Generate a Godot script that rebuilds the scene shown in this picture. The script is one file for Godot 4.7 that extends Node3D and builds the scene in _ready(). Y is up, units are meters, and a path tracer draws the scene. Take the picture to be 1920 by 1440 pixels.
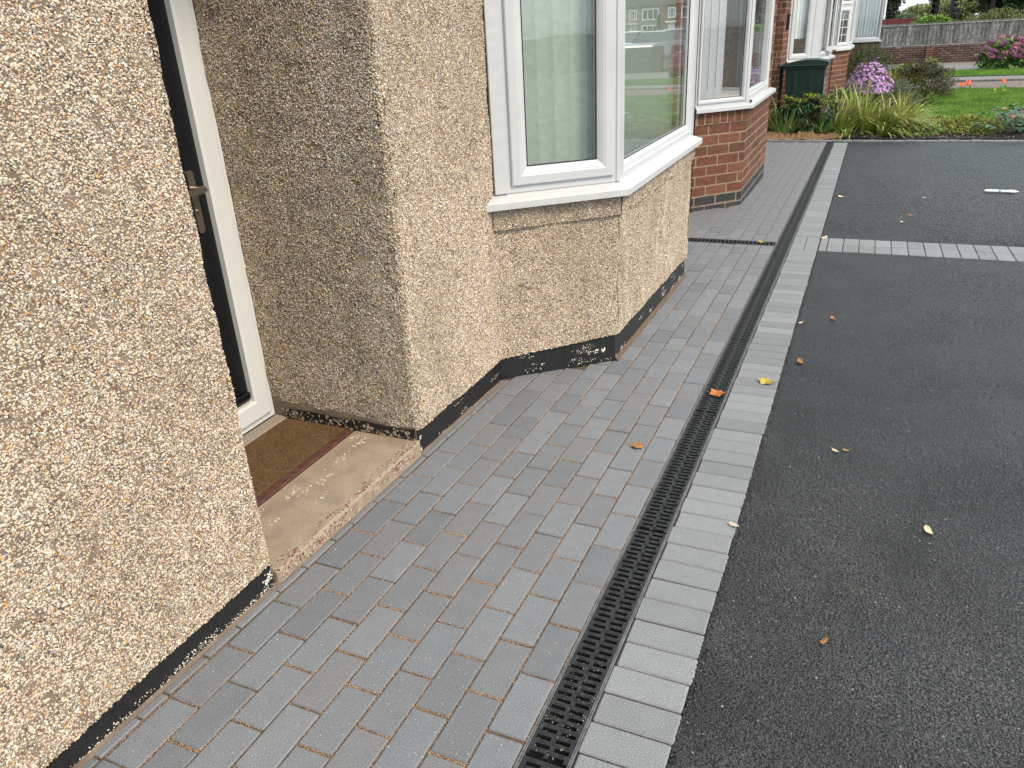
extends Node3D
# A house front with a paved path and drain channel, seen along the wall. Units are metres.
# Houses are level; the drive falls by SLOPE along the street. pt(u, y, v): u away from the house, v along the street.

const SLOPE := 0.0243
var rng := RandomNumberGenerator.new()
var M := {}

func pt(u: float, y: float, v: float) -> Vector3:
	return Vector3(u, y, -v)

func lin(r: float, g: float, b: float) -> Color:
	return Color(r, g, b).linear_to_srgb()

func rnd(a: float, b: float) -> float:
	return rng.randf_range(a, b)

func ground_y(v: float) -> float:
	if v < -6.0:
		return 0.146
	if v < 13.3:
		return -SLOPE * v
	if v < 30.0:
		return -0.323 + (v - 13.3) * 0.0193
	return 0.0

# ---------------------------------------------------------------- mesh helpers
class MB:
	var st := SurfaceTool.new()
	var tr := Transform3D()
	var tinted := false
	var tint := Color.WHITE
	func _init():
		st.begin(Mesh.PRIMITIVE_TRIANGLES)
	func tri(a: Vector3, b: Vector3, c: Vector3, hint: Vector3) -> void:
		var n := (b - a).cross(c - a)
		if n.length_squared() < 1e-16:
			return
		n = n.normalized()
		if n.dot(hint) < 0.0:
			n = -n
			var t := b
			b = c
			c = t
		# clockwise seen from outside
		for p in [a, c, b]:
			st.set_normal(n)
			if tinted:
				st.set_color(tint)
			st.set_uv(Vector2(p.x + p.z, p.y))
			st.add_vertex(p)
	func quad(a: Vector3, b: Vector3, c: Vector3, d: Vector3, hint: Vector3) -> void:
		tri(a, b, c, hint)
		tri(a, c, d, hint)
	# a box in the builder's frame with chamfered edges
	func box(lo: Vector3, hi: Vector3, ch := 0.0) -> void:
		var c := (lo + hi) * 0.5
		var h := (hi - lo).abs() * 0.5
		ch = minf(ch, minf(h.x, minf(h.y, h.z)) * 0.6)
		var ax: Array[Vector3] = [Vector3.RIGHT, Vector3.UP, Vector3.BACK]
		for i in 3:
			for s in [-1.0, 1.0]:
				var n: Vector3 = ax[i] * s
				var a: Vector3 = ax[(i + 1) % 3]
				var b: Vector3 = ax[(i + 2) % 3]
				var ha := h[(i + 1) % 3] - ch
				var hb := h[(i + 2) % 3] - ch
				var m: Vector3 = c + n * h[i]
				quad(tr * (m - a * ha - b * hb), tr * (m + a * ha - b * hb), tr * (m + a * ha + b * hb), tr * (m - a * ha + b * hb), tr.basis * n)
		if ch <= 0.0:
			return
		for i in 3:
			var a: Vector3 = ax[i]
			var p: Vector3 = ax[(i + 1) % 3]
			var q: Vector3 = ax[(i + 2) % 3]
			var ha := h[i] - ch
			var hp := h[(i + 1) % 3]
			var hq := h[(i + 2) % 3]
			for s in [-1.0, 1.0]:
				for t in [-1.0, 1.0]:
					var e1: Vector3 = c + p * s * hp + q * t * (hq - ch)
					var e2: Vector3 = c + p * s * (hp - ch) + q * t * hq
					quad(tr * (e1 - a * ha), tr * (e1 + a * ha), tr * (e2 + a * ha), tr * (e2 - a * ha), tr.basis * (p * s + q * t))
		for s in [-1.0, 1.0]:
			for t in [-1.0, 1.0]:
				for r in [-1.0, 1.0]:
					var d := Vector3(s, t, r)
					tri(tr * (c + d * (h - Vector3(0, ch, ch))), tr * (c + d * (h - Vector3(ch, 0, ch))), tr * (c + d * (h - Vector3(ch, ch, 0))), tr.basis * d)
	# flat-topped prism over a plan outline of (u, v) corners
	func prism(poly: PackedVector2Array, y0: float, y1: float, slope := 0.0) -> void:
		var area := 0.0
		for i in poly.size():
			var a := poly[i]
			var b := poly[(i + 1) % poly.size()]
			area += a.x * b.y - b.x * a.y
		var sg := signf(area)
		for i in poly.size():
			var a := poly[i]
			var b := poly[(i + 1) % poly.size()]
			var e := (b - a) * sg
			quad(tr * Vector3(a.x, y0 - slope * a.y, -a.y), tr * Vector3(b.x, y0 - slope * b.y, -b.y), tr * Vector3(b.x, y1 - slope * b.y, -b.y), tr * Vector3(a.x, y1 - slope * a.y, -a.y), tr.basis * Vector3(e.y, 0, e.x))
		var ix := Geometry2D.triangulate_polygon(poly)
		for k in range(0, ix.size(), 3):
			for y in [y0, y1]:
				var v: Array[Vector3] = []
				for j in 3:
					var p := poly[ix[k + j]]
					v.append(tr * Vector3(p.x, y - slope * p.y, -p.y))
				tri(v[0], v[1], v[2], tr.basis * (Vector3.UP if y == y1 else Vector3.DOWN))
	# a flat outline of (x, y) corners in the builder's frame, pushed from z0 to z1
	func plate(poly: PackedVector2Array, z0: float, z1: float) -> void:
		var area := 0.0
		for i in poly.size():
			area += poly[i].x * poly[(i + 1) % poly.size()].y - poly[(i + 1) % poly.size()].x * poly[i].y
		for i in poly.size():
			var a := poly[i]
			var b := poly[(i + 1) % poly.size()]
			var e := (b - a) * signf(area)
			quad(tr * Vector3(a.x, a.y, z0), tr * Vector3(b.x, b.y, z0), tr * Vector3(b.x, b.y, z1), tr * Vector3(a.x, a.y, z1), tr.basis * Vector3(e.y, -e.x, 0))
		var ix := Geometry2D.triangulate_polygon(poly)
		for k in range(0, ix.size(), 3):
			for z in [z0, z1]:
				tri(tr * Vector3(poly[ix[k]].x, poly[ix[k]].y, z), tr * Vector3(poly[ix[k + 1]].x, poly[ix[k + 1]].y, z), tr * Vector3(poly[ix[k + 2]].x, poly[ix[k + 2]].y, z), tr.basis * Vector3(0, 0, 1 if z == maxf(z0, z1) else -1))
	# mitred picture frame: profile points (distance from the outer edge, depth)
	func mitred(s0: float, s1: float, y0: float, y1: float, profile: PackedVector2Array) -> void:
		for k in profile.size() - 1:
			var p := profile[k]
			var q := profile[k + 1]
			var nd := -(q.y - p.y)
			var nz := q.x - p.x
			var cp := [Vector3(s0 + p.x, y0 + p.x, p.y), Vector3(s1 - p.x, y0 + p.x, p.y), Vector3(s1 - p.x, y1 - p.x, p.y), Vector3(s0 + p.x, y1 - p.x, p.y)]
			var cq := [Vector3(s0 + q.x, y0 + q.x, q.y), Vector3(s1 - q.x, y0 + q.x, q.y), Vector3(s1 - q.x, y1 - q.x, q.y), Vector3(s0 + q.x, y1 - q.x, q.y)]
			var inw := [Vector3.UP, Vector3.LEFT, Vector3.DOWN, Vector3.RIGHT]
			for i in 4:
				var j := (i + 1) % 4
				quad(tr * cp[i], tr * cp[j], tr * cq[j], tr * cq[i], tr.basis * (inw[i] * nd + Vector3.BACK * nz))
	func tube(pts: PackedVector3Array, r0: float, r1: float, sides := 6) -> void:
		var rings := []
		for i in pts.size():
			var d := (pts[mini(i + 1, pts.size() - 1)] - pts[maxi(i - 1, 0)]).normalized()
			var x := d.cross(Vector3(0.31, 0.2, 0.93)).normalized()
			var y := d.cross(x)
			var r := lerpf(r0, r1, float(i) / maxf(1.0, pts.size() - 1))
			var ring := []
			for k in sides:
				var a := TAU * k / sides
				ring.append(pts[i] + (x * cos(a) + y * sin(a)) * r)
			rings.append(ring)
		for i in rings.size() - 1:
			for k in sides:
				var j := (k + 1) % sides
				quad(tr * rings[i][k], tr * rings[i][j], tr * rings[i + 1][j], tr * rings[i + 1][k], tr.basis * (rings[i][k] + rings[i][j] - pts[i] * 2.0))
		for e in [0, rings.size() - 1]:
			var o: int = 1 if e == 0 else e - 1
			for k in sides:
				tri(tr * pts[e], tr * rings[e][k], tr * rings[e][(k + 1) % sides], tr.basis * (pts[e] - pts[o]))
	# turned shape about the frame's y axis; profile points (radius, height)
	func lathe(profile: PackedVector2Array, sides := 16) -> void:
		for k in profile.size() - 1:
			var p := profile[k]
			var q := profile[k + 1]
			for i in sides:
				var a := TAU * i / sides
				var b := TAU * (i + 1) / sides
				var m := (a + b) * 0.5
				var n := Vector3(cos(m) * (q.y - p.y), -(q.x - p.x), sin(m) * (q.y - p.y))
				quad(tr * Vector3(cos(a) * p.x, p.y, sin(a) * p.x), tr * Vector3(cos(b) * p.x, p.y, sin(b) * p.x), tr * Vector3(cos(b) * q.x, q.y, sin(b) * q.x), tr * Vector3(cos(a) * q.x, q.y, sin(a) * q.x), tr.basis * n)
	# one arching leaf blade
	func blade(base: Vector3, dir: Vector3, length: float, width: float, droop: float, col: Color, tip: Color, segs := 5) -> void:
		var p := base
		var d := dir.normalized()
		var side := d.cross(Vector3.UP)
		if side.length() < 0.05:
			side = Vector3.RIGHT
		side = side.normalized()
		var step := length / segs
		var la := p - side * width * 0.5
		var lb := p + side * width * 0.5
		for i in segs:
			var t := float(i + 1) / segs
			p += d * step
			d = (d + Vector3.DOWN * droop * step * (0.4 + t)).normalized()
			var w := width * (1.0 - t * t) * 0.5 + 0.0006
			var na := p - side * w
			var nb := p + side * w
			tint = col.lerp(tip, t)
			var up := side.cross(d)
			if up.y < 0.0:
				up = -up
			tri(la, lb, nb, up)
			tri(la, nb, na, up)
			la = na
			lb = nb
	# folded pointed leaf: four triangles
	func leaf(base: Vector3, dir: Vector3, nrm: Vector3, length: float, width: float, col: Color, bend := 0.15) -> void:
		var d := dir.normalized()
		var s := d.cross(nrm).normalized()
		var n := s.cross(d).normalized()
		var m := base + d * length * 0.45
		var e := base + d * length - n * length * bend
		var a := m + s * width * 0.5 + n * width * 0.12
		var b := m - s * width * 0.5 + n * width * 0.12
		tint = col
		tri(base, a, m, n)
		tri(base, m, b, n)
		tri(m, a, e, n)
		tri(m, e, b, n)
	func mesh() -> ArrayMesh:
		return st.commit()

func mb(tr := Transform3D(), tinted := false) -> MB:
	var b := MB.new()
	b.tr = tr
	b.tinted = tinted
	return b

# wall frame at plan point (u, v): x along the wall (tu, tv), y up, z out of the wall
func frame(u: float, v: float, tu: float, tv: float, y := 0.0) -> Transform3D:
	var t := Vector2(tu, tv).normalized()
	return Transform3D(Basis(Vector3(t.x, 0, -t.y), Vector3.UP, Vector3(t.y, 0, t.x)), pt(u, y, v))

# ---------------------------------------------------------------- scene helpers
func thing(called: String, label: String, category: String, at := Vector3.ZERO, turn := 0.0, group := "") -> Node3D:
	var o := Node3D.new()
	o.name = called
	add_child(o, true)
	o.position = at
	o.rotation.y = turn
	return tag(o, label, category, group)

func tag(o: Node3D, label: String, category: String, group := "") -> Node3D:
	o.set_meta("label", label)
	o.set_meta("category", category)
	if group:
		o.set_meta("group", group)
	return o

func obj(called: String, m: Mesh, mt: Material, parent: Node3D = self, kind := "") -> MeshInstance3D:
	var o := MeshInstance3D.new()
	o.name = called
	o.mesh = m
	o.material_override = mt
	parent.add_child(o, true)
	if kind:
		o.set_meta("kind", kind)
	return o

func group_node(called: String, parent: Node3D, kind := "") -> Node3D:
	var o := Node3D.new()
	o.name = called
	parent.add_child(o, true)
	if kind:
		o.set_meta("kind", kind)
	return o

func copies(called: String, m: Mesh, mt: Material, where: Array[Transform3D], tints: PackedColorArray, parent: Node3D = self) -> MultiMeshInstance3D:
	var mm := MultiMesh.new()
	mm.transform_format = MultiMesh.TRANSFORM_3D
	mm.use_colors = tints.size() > 0
	mm.mesh = m
	mm.instance_count = where.size()
	for i in where.size():
		mm.set_instance_transform(i, where[i])
	if tints.size() > 0:
		for i in where.size():
			mm.set_instance_color(i, tints[i])
	var o := MultiMeshInstance3D.new()
	o.name = called
	o.multimesh = mm
	o.material_override = mt
	parent.add_child(o, true)
	o.set_meta("kind", "stuff")
	return o

# ---------------------------------------------------------------- materials
func noise_tex(freq: float, lo: float, hi: float, sd := 1, cell := false, size := 512, oct := 4, mid := -1.0) -> NoiseTexture2D:
	var n := FastNoiseLite.new()
	n.seed = sd
	n.frequency = freq
	n.noise_type = FastNoiseLite.TYPE_CELLULAR if cell else FastNoiseLite.TYPE_SIMPLEX_SMOOTH
	n.fractal_octaves = oct
	if cell:
		n.fractal_type = FastNoiseLite.FRACTAL_NONE
		n.cellular_return_type = FastNoiseLite.RETURN_CELL_VALUE if mid == -2.0 else FastNoiseLite.RETURN_DISTANCE
	var t := NoiseTexture2D.new()
	t.width = size
	t.height = size
	t.seamless = true
	t.noise = n
	var g := Gradient.new()
	g.set_color(0, Color(lo, lo, lo))
	g.set_color(1, Color(hi, hi, hi))
	if mid >= 0.0:
		g.add_point(0.5, Color(mid, mid, mid))
	t.color_ramp = g
	return t

func mat(c: Color, rough := 0.7, metal := 0.0, spec := 0.5) -> StandardMaterial3D:
	var m := StandardMaterial3D.new()
	m.albedo_color = c
	m.roughness = rough
	m.metallic = metal
	m.metallic_specular = spec
	return m

# colour noise t (scale in repeats per metre), coarse noise d multiplied over it, relief h in centimetres
func textured(c: Color, rough: float, t: Texture2D, scale: float, d: Texture2D = null, dscale := 0.5, h: Texture2D = null, relief := 0.0) -> StandardMaterial3D:
	var m := mat(c, rough)
	m.albedo_texture = t
	m.uv1_triplanar = true
	m.uv1_world_triplanar = true
	m.uv1_scale = Vector3.ONE * scale
	if d:
		m.detail_enabled = true
		m.detail_albedo = d
		m.detail_blend_mode = BaseMaterial3D.BLEND_MODE_MUL
		m.detail_uv_layer = BaseMaterial3D.DETAIL_UV_2
		m.uv2_triplanar = true
		m.uv2_world_triplanar = true
		m.uv2_scale = Vector3.ONE * dscale
	if h:
		m.heightmap_enabled = true
		m.heightmap_texture = h
		m.heightmap_scale = relief
	return m

func leafy(rough := 0.5, back := 0.35) -> StandardMaterial3D:
	var m := mat(Color.WHITE, rough, 0.0, 0.4)
	m.vertex_color_use_as_albedo = true
	m.backlight_enabled = true
	m.backlight = Color(back, back, back * 0.6)
	m.cull_mode = BaseMaterial3D.CULL_DISABLED
	return m

func make_materials() -> void:
	var fine := noise_tex(0.22, 0.72, 1.0, 3, false, 512, 3)
	var fine2 := noise_tex(0.09, 0.7, 1.0, 5, false, 512, 5)
	var blotch := noise_tex(0.012, 0.72, 1.0, 7, false, 512, 5)
	var blotch2 := noise_tex(0.02, 0.6, 1.0, 9, false, 512, 5)
	var mottle := noise_tex(0.014, 0.955, 1.01, 19, false, 512, 6)
	var speck := noise_tex(0.085, 0.66, 1.08, 29, false, 1024, 5)
	var bump := noise_tex(0.16, 0.0, 1.0, 11, false, 512, 4)
	var grain := noise_tex(0.11, 0.0, 1.0, 13, true, 512, 1)
	M.fine = fine
	M.bump = bump
	M.pavers = []
	for k in 6:
		var f: float = [0.88, 0.95, 1.0, 1.05, 1.1, 0.98][k]
		var w: float = [0.0, 0.003, -0.002, 0.0, 0.002, 0.007][k]
		M.pavers.append(textured(lin(0.222 * f + w, 0.23 * f, 0.25 * f - w), 0.85, speck, 2.2, mottle, 1.3 + 0.21 * k, bump, 0.05))
	M.edging = []
	for k in 5:
		var f: float = [0.86, 0.95, 1.03, 1.1, 1.0][k]
		M.edging.append(textured(lin(0.275 * f, 0.285 * f, 0.30 * f), 0.88, speck, 2.2, mottle, 1.1 + 0.23 * k, bump, 0.12))
	M.sand = textured(lin(0.40, 0.235, 0.12), 0.95, fine, 3.0, blotch, 2.0, bump, 0.2)
	M.jointsand = textured(lin(0.25, 0.165, 0.1), 0.95, fine, 4.0, blotch2, 3.7, bump, 0.25)
	M.darkjoint = textured(lin(0.07, 0.062, 0.052), 0.95, fine, 4.0, blotch2, 3.7, bump, 0.25)
	M.tarmac = textured(lin(0.026, 0.0275, 0.0315), 0.55, noise_tex(0.13, 0.45, 1.3, 15, true, 1024, 1, -2.0), 3.0, blotch, 0.5, grain, 0.5)
	M.tarmac.uv1_scale = Vector3.ONE * 2.2
	M.stone_chip = mat(Color.WHITE, 0.55, 0.0, 0.5)
	M.stone_chip.vertex_color_use_as_albedo = true
	M.pebble = mat(Color.WHITE, 0.45, 0.0, 0.5)
	M.pebble.vertex_color_use_as_albedo = true
	M.render = textured(lin(0.52, 0.385, 0.285), 0.95, fine, 6.0, blotch, 1.2, bump, 0.3)
	M.plinth = textured(lin(0.012, 0.013, 0.016), 0.42, fine2, 4.0, blotch2, 2.0, bump, 0.25)
	M.upvc = textured(lin(0.53, 0.54, 0.555), 0.28, noise_tex(0.01, 0.95, 1.0, 21, false, 256, 3), 1.5)
	M.upvc_old = textured(lin(0.53, 0.535, 0.54), 0.35, noise_tex(0.03, 0.93, 1.0, 23, false, 256, 4), 2.0)
	M.rubber = mat(lin(0.008, 0.008, 0.009), 0.5)
	M.glass = mat(Color(0.92, 0.97, 0.94, 0.02), 0.0)
	M.glass.transparency = BaseMaterial3D.TRANSPARENCY_ALPHA
	M.door = textured(lin(0.0045, 0.006, 0.011), 0.38, fine2, 3.0)
	M.chrome = textured(lin(0.62, 0.56, 0.48), 0.28, noise_tex(0.12, 0.45, 1.0, 25, false, 256, 4), 9.0)
	M.chrome.metallic = 0.85
	M.door_frame = mat(lin(0.66, 0.68, 0.69), 0.35)
	M.concrete = textured(lin(0.43, 0.33, 0.24), 0.92, speck, 2.0, noise_tex(0.006, 0.88, 1.05, 61, false, 512, 6), 2.2, bump, 0.06)
	M.redpaint = textured(lin(0.2, 0.07, 0.055), 0.7, fine, 6.0, blotch2, 3.0)
	M.coir = textured(lin(0.23, 0.135, 0.055), 1.0, fine, 5.0, blotch, 2.0, bump, 0.6)
	M.iron = textured(lin(0.036, 0.0375, 0.042), 0.36, fine2, 5.0, blotch2, 1.5, bump, 0.08)
	M.galv = textured(lin(0.30, 0.305, 0.31), 0.5, fine2, 5.0, blotch2, 2.0)
	M.dark = mat(lin(0.01, 0.01, 0.01), 0.9)
	M.bricks = []
	for k in 7:
		var f: float = [1.0, 0.8, 1.2, 0.62, 0.92, 1.32, 0.48][k]
		M.bricks.append(textured(lin(0.30 * f, 0.104 * f + 0.008 * (k % 3), 0.056 * f), 0.85, fine, 4.0, blotch2, 2.1 + 0.4 * k, bump, 0.25))
	M.old_bricks = []
	for k in 5:
		var f: float = [1.0, 0.75, 1.3, 0.9, 1.6][k]
		M.old_bricks.append(textured(lin(0.33 * f, 0.185 * f, 0.15 * f), 0.9, fine, 4.0, blotch2, 2.1 + 0.4 * k))
	M.blue_bricks = []
	for k in 3:
		var f: float = [1.0, 0.8, 1.3][k]
		M.blue_bricks.append(textured(lin(0.055 * f, 0.055 * f, 0.058 * f), 0.6, fine, 4.0, blotch2, 2.0 + 0.5 * k, bump, 0.2))
	M.mortar = textured(lin(0.52, 0.37, 0.265), 0.95, fine, 4.0, blotch, 2.0, bump, 0.3)
	M.old_mortar = textured(lin(0.05, 0.037, 0.032), 0.95, fine, 4.0, blotch2, 2.0)
	M.stones = []
	for k in 4:
		var f: float = [1.0, 0.8, 1.18, 0.9][k]
		M.stones.append(textured(lin(0.40 * f, 0.30 * f, 0.19 * f), 0.9, fine, 3.0, blotch2, 2.0 + 0.5 * k, bump, 0.4))
	M.boards = []
	for k in 6:
		var f: float = [1.0, 0.74, 1.22, 0.86, 0.6, 1.4][k]
		var wood := textured(lin(0.50 * f, 0.48 * f, 0.45 * f), 0.9, noise_tex(0.07, 0.5, 1.0, 31 + k, false, 256, 4), 1.0, blotch2, 1.0)
		wood.uv1_scale = Vector3(1.1, 0.12, 1.1)
		wood.uv1_offset = Vector3(0.37 * k, 0.61 * k, 0.0)
		M.boards.append(wood)
	M.redboard = textured(lin(0.15, 0.02, 0.018), 0.7, fine, 2.0)
	M.roof = textured(lin(0.085, 0.07, 0.065), 0.85, fine, 2.0, blotch2, 0.8)
	M.soil = textured(lin(0.055, 0.034, 0.022), 1.0, fine, 3.0, blotch2, 1.5, bump, 2.0)
	M.turf = textured(lin(0.105, 0.22, 0.03), 1.0, fine, 2.0, blotch2, 0.6)
	M.flag = textured(lin(0.33, 0.31, 0.285), 0.9, fine, 2.0, blotch2, 0.9, bump, 0.3)
	M.pinkpath = textured(lin(0.36, 0.27, 0.23), 0.9, noise_tex(0.08, 0.5, 1.05, 41, true, 512, 1, -2.0), 0.9, blotch2, 0.7, bump, 0.4)
	M.earth = textured(lin(0.13, 0.12, 0.1), 1.0, fine, 1.0, blotch2, 0.2)
	M.asphalt = textured(lin(0.08, 0.08, 0.083), 0.85, fine, 2.0, blotch2, 0.3)
	M.bin = textured(lin(0.002, 0.026, 0.02), 0.5, fine2, 3.0, null, 1.0, bump, 0.05)
	M.bark = textured(lin(0.06, 0.045, 0.035), 0.95, fine, 4.0, blotch2, 2.0, bump, 1.0)
	M.leaf = leafy()
	M.gloss_leaf = leafy(0.35, 0.2)
	M.petal = leafy(0.6, 0.5)
	M.dryleaf = leafy(0.6, 0.3)
	M.white = mat(lin(0.75, 0.76, 0.77), 0.4)
	M.silver = mat(lin(0.42, 0.43, 0.44), 0.3, 0.5)
	M.carglass = mat(lin(0.02, 0.025, 0.03), 0.06)
	M.tyre = mat(lin(0.015, 0.015, 0.015), 0.8)
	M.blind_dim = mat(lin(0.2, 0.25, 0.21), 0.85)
	M.blind = textured(lin(0.345, 0.42, 0.36), 0.8, noise_tex(0.05, 0.9, 1.0, 51, false, 256, 3), 2.0)
	M.blind_grey = textured(lin(0.40, 0.43, 0.46), 0.8, noise_tex(0.05, 0.9, 1.0, 53, false, 256, 3), 2.0)
	M.net = mat(lin(0.62, 0.68, 0.68), 0.9)
	M.inside = mat(lin(0.16, 0.15, 0.14), 0.9)
	M.beige = textured(lin(0.42, 0.36, 0.30), 0.9, fine, 1.0)
	M.plastic = mat(lin(0.75, 0.8, 0.84), 0.15)
	M.orange = mat(lin(0.6, 0.14, 0.03), 0.6)
	M.green_lamp = mat(lin(0.0, 0.3, 0.2), 0.4)
	M.green_lamp.emission_enabled = true
	M.green_lamp.emission = Color(0.0, 1.0, 0.7)
	M.green_lamp.emission_energy_multiplier = 3.0

func _ready() -> void:
	rng.seed = 20240917
	relief_noise.seed = 5
	relief_noise.frequency = 1.0
	relief_noise.noise_type = FastNoiseLite.TYPE_SIMPLEX_SMOOTH
	relief_noise.fractal_octaves = 3
	# camera
	var cam := Camera3D.new()
	cam.name = "camera"
	cam.fov = 53.388
	cam.near = 0.05
	cam.far = 900.0
	cam.transform = Transform3D(Basis(Vector3(0.915483, -0.05065, -0.399155), Vector3(-0.123691, 0.908577, -0.398984), Vector3(0.382872, 0.414635, 0.825522)).orthonormalized(), Vector3(0.451, 1.5761, 1.2295).rotated(Vector3.UP, 0.0))
	cam.position = Vector3(0.451, 1.5761, 1.2295)
	add_child(cam)
	cam.current = true
	# bright overcast sky
	var sky := ProceduralSkyMaterial.new()
	sky.sky_top_color = lin(0.80, 0.92, 1.0)
	sky.sky_horizon_color = lin(0.585, 0.65, 0.70)
	sky.sky_curve = 0.3
	sky.ground_bottom_color = lin(0.1, 0.1, 0.1)
	sky.ground_horizon_color = lin(0.35, 0.36, 0.37)
	sky.sky_energy_multiplier = 1.0
	var env := Environment.new()
	env.background_mode = Environment.BG_SKY
	env.sky = Sky.new()
	env.sky.sky_material = sky
	env.background_energy_multiplier = 1.1
	env.tonemap_mode = Environment.TONE_MAPPER_LINEAR
	env.tonemap_exposure = 2.2
	env.sdfgi_enabled = true
	env.ssao_enabled = true
	env.ssil_enabled = true
	var we := WorldEnvironment.new()
	we.name = "world"
	we.environment = env
	add_child(we)
	# hazy sun through the cloud, over the road
	var sun := DirectionalLight3D.new()
	sun.name = "sun"
	sun.light_color = Color(1.0, 0.93, 0.83)
	sun.light_energy = 0.5
	sun.light_angular_distance = 16.0
	sun.shadow_enabled = true
	sun.look_at_from_position(Vector3(8, 8.5, 2.5), Vector3.ZERO)
	add_child(sun)
	make_materials()
	# ground: one sheet to the horizon, following the fall of the drive
	var g := mb()
	var vs := [-300.0, -40.0, -6.0, 13.3, 30.0, 45.0, 200.0, 850.0]
	for i in vs.size() - 1:
		g.quad(pt(-400, ground_y(vs[i]) - 0.06, vs[i]), pt(400, ground_y(vs[i]) - 0.06, vs[i]), pt(400, ground_y(vs[i + 1]) - 0.06, vs[i + 1]), pt(-400, ground_y(vs[i + 1]) - 0.06, vs[i + 1]), Vector3.UP)
	obj("ground", g.mesh(), M.earth, self, "structure")
	make_paving()
	make_house()
	make_brick_house()
	make_boundary()
	make_far()
	make_drains()
	make_garden()
	make_bin()
	make_litter()

# ---------------------------------------------------------------- paving, drain, tarmac
func make_paving() -> void:
	var root := group_node("paving", self, "structure")
	root.rotation.x = -atan(SLOPE)
	var bed := mb()
	for r in [[-1.3, -0.128]]:
		for q in [[-2.2, 5.366], [5.519, 13.3]]:
			bed.box(pt(r[0], -0.1, q[0]), pt(r[1], -0.0048, q[1]))
	obj("joint_sand", bed.mesh(), M.jointsand, root)
	var bed2 := mb()
	bed2.box(pt(0.001, -0.1, -2.2), pt(0.207, -0.0065, 13.3))
	obj("joint_sand", bed2.mesh(), M.darkjoint, root)
	# block shapes: full, half
	var full: Array[ArrayMesh] = []
	for k in 4:
		var b := mb()
		b.box(Vector3(-0.0504 + 0.0006 * (k % 2), -0.06, -0.1028), Vector3(0.0502, 0, 0.1028 - 0.0007 * k), 0.003 + 0.0005 * (k % 3))
		full.append(b.mesh())
	var todo := []
	var last := {}
	var first := {}
	for c in 9:
		var u := -1.077 + 0.1055 * c + 0.0525
		var off := -0.023 if c % 2 == 0 else 0.0785
		for k in range(-10, 63):
			var v := off + 0.2113 * k + 0.1056
			if v > 12.98 or v < -2.1:
				continue
			if absf(v - 5.44) < 0.175:
				continue
			if v < 5.44:
				last[c] = v + 0.1056
			elif not first.has(c):
				first[c] = v - 0.1056
			if v > 2.35 and v < 4.4 and u < -0.72:
				continue
			if v > 7.0 and v < 9.4 and u < -0.75:
				continue
			todo.append([u, v])
	todo.sort_custom(func(a, b): return absf(a[1] - 0.9) < absf(b[1] - 0.9))
	var rest := mb()
	var n := 0
	for t in todo:
		var x := Transform3D(Basis.from_euler(Vector3(rnd(-0.006, 0.006), rnd(-0.006, 0.006), rnd(-0.008, 0.008))), pt(t[0] + rnd(-0.0008, 0.0008), rnd(-0.0014, 0.0014), t[1] + rnd(-0.001, 0.001)))
		if n < 300:
			var o := obj("paver", full[rng.randi() % 4], M.pavers[rng.randi() % 6], root)
			o.transform = x
		else:
			rest.tr = x
			rest.box(Vector3(-0.0504, -0.06, -0.1033), Vector3(0.0504, 0, 0.1033), 0.003)
		n += 1
	obj("far_pavers", rest.mesh(), M.pavers[1], root, "stuff")
	make_joint_sand(root, todo)
	# cut pieces beside the cross drain
	var cut := mb()
	for c in 9:
		var u := -1.077 + 0.1055 * c + 0.0525
		for r in [[last[c] + 0.002, 5.362], [5.522, first[c] - 0.002]]:
			if r[1] - r[0] < 0.012:
				continue
			cut.box(pt(u - 0.0504, -0.06, r[0]), pt(u + 0.0504, 0.0, r[1]), 0.003)
	obj("cut_pavers", cut.mesh(), M.pavers[2], root, "stuff")
	# thin slips of block along the wall foot
	for seg in [[-1.4, 2.02]]:
		var v: float = seg[0]
		while v < seg[1]:
			var l := rnd(0.09, 0.2)
			var b := mb()
			b.box(Vector3(-0.012, -0.05, -l * 0.5 + 0.003), Vector3(0.012, 0, l * 0.5 - 0.003), 0.003)
			var o := obj("paver_slip", b.mesh(), M.pavers[rng.randi() % 6], root)
			o.transform = Transform3D(Basis.from_euler(Vector3(0, rnd(-0.02, 0.02), rnd(0.0, 0.12))), pt(-1.095, rnd(-0.001, 0.004), v + l * 0.5))
			v += l
	# soldier course beside the tarmac
	var edge := group_node("block_edging", self, "structure")
	edge.rotation.x = -atan(SLOPE)
	var sol: Array[ArrayMesh] = []
	for k in 3:
		var b := mb()
		b.box(Vector3(-0.1035, -0.07, -0.0490), Vector3(0.1015 + 0.001 * k, 0, 0.0490), 0.0035 + 0.0006 * k)
		sol.append(b.mesh())
	for k in range(-16, 127):
		var v := 0.0512 + 0.1023 * k
		if v > 5.24 and v < 5.82:
			continue
		var o := obj("edging_block", sol[rng.randi() % 3], M.edging[rng.randi() % 5], edge)
		o.transform = Transform3D(Basis.from_euler(Vector3(rnd(-0.008, 0.008), rnd(-0.008, 0.008), rnd(-0.006, 0.006))), pt(0.1065 + rnd(-0.003, 0.003), rnd(-0.001, 0.002), v))
	for r in [[0.004, 0.208, 5.219, 5.281], [0.004, 0.209, 5.761, 5.829], [0.004, 0.104, 5.285, 5.517], [0.004, 0.104, 5.523, 5.757], [0.108, 0.209, 5.285, 5.757]]:
		var b := mb()
		b.box(pt(r[0], -0.06, r[2]), pt(r[1], 0.001, r[3]), 0.003)
		obj("edging_block", b.mesh(), M.edging[rng.randi() % 5], edge)
	# band of blocks across the drive
	var band := group_node("block_band", self, "structure")
	band.rotation.x = -atan(SLOPE)
	var bb := mb()
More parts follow.
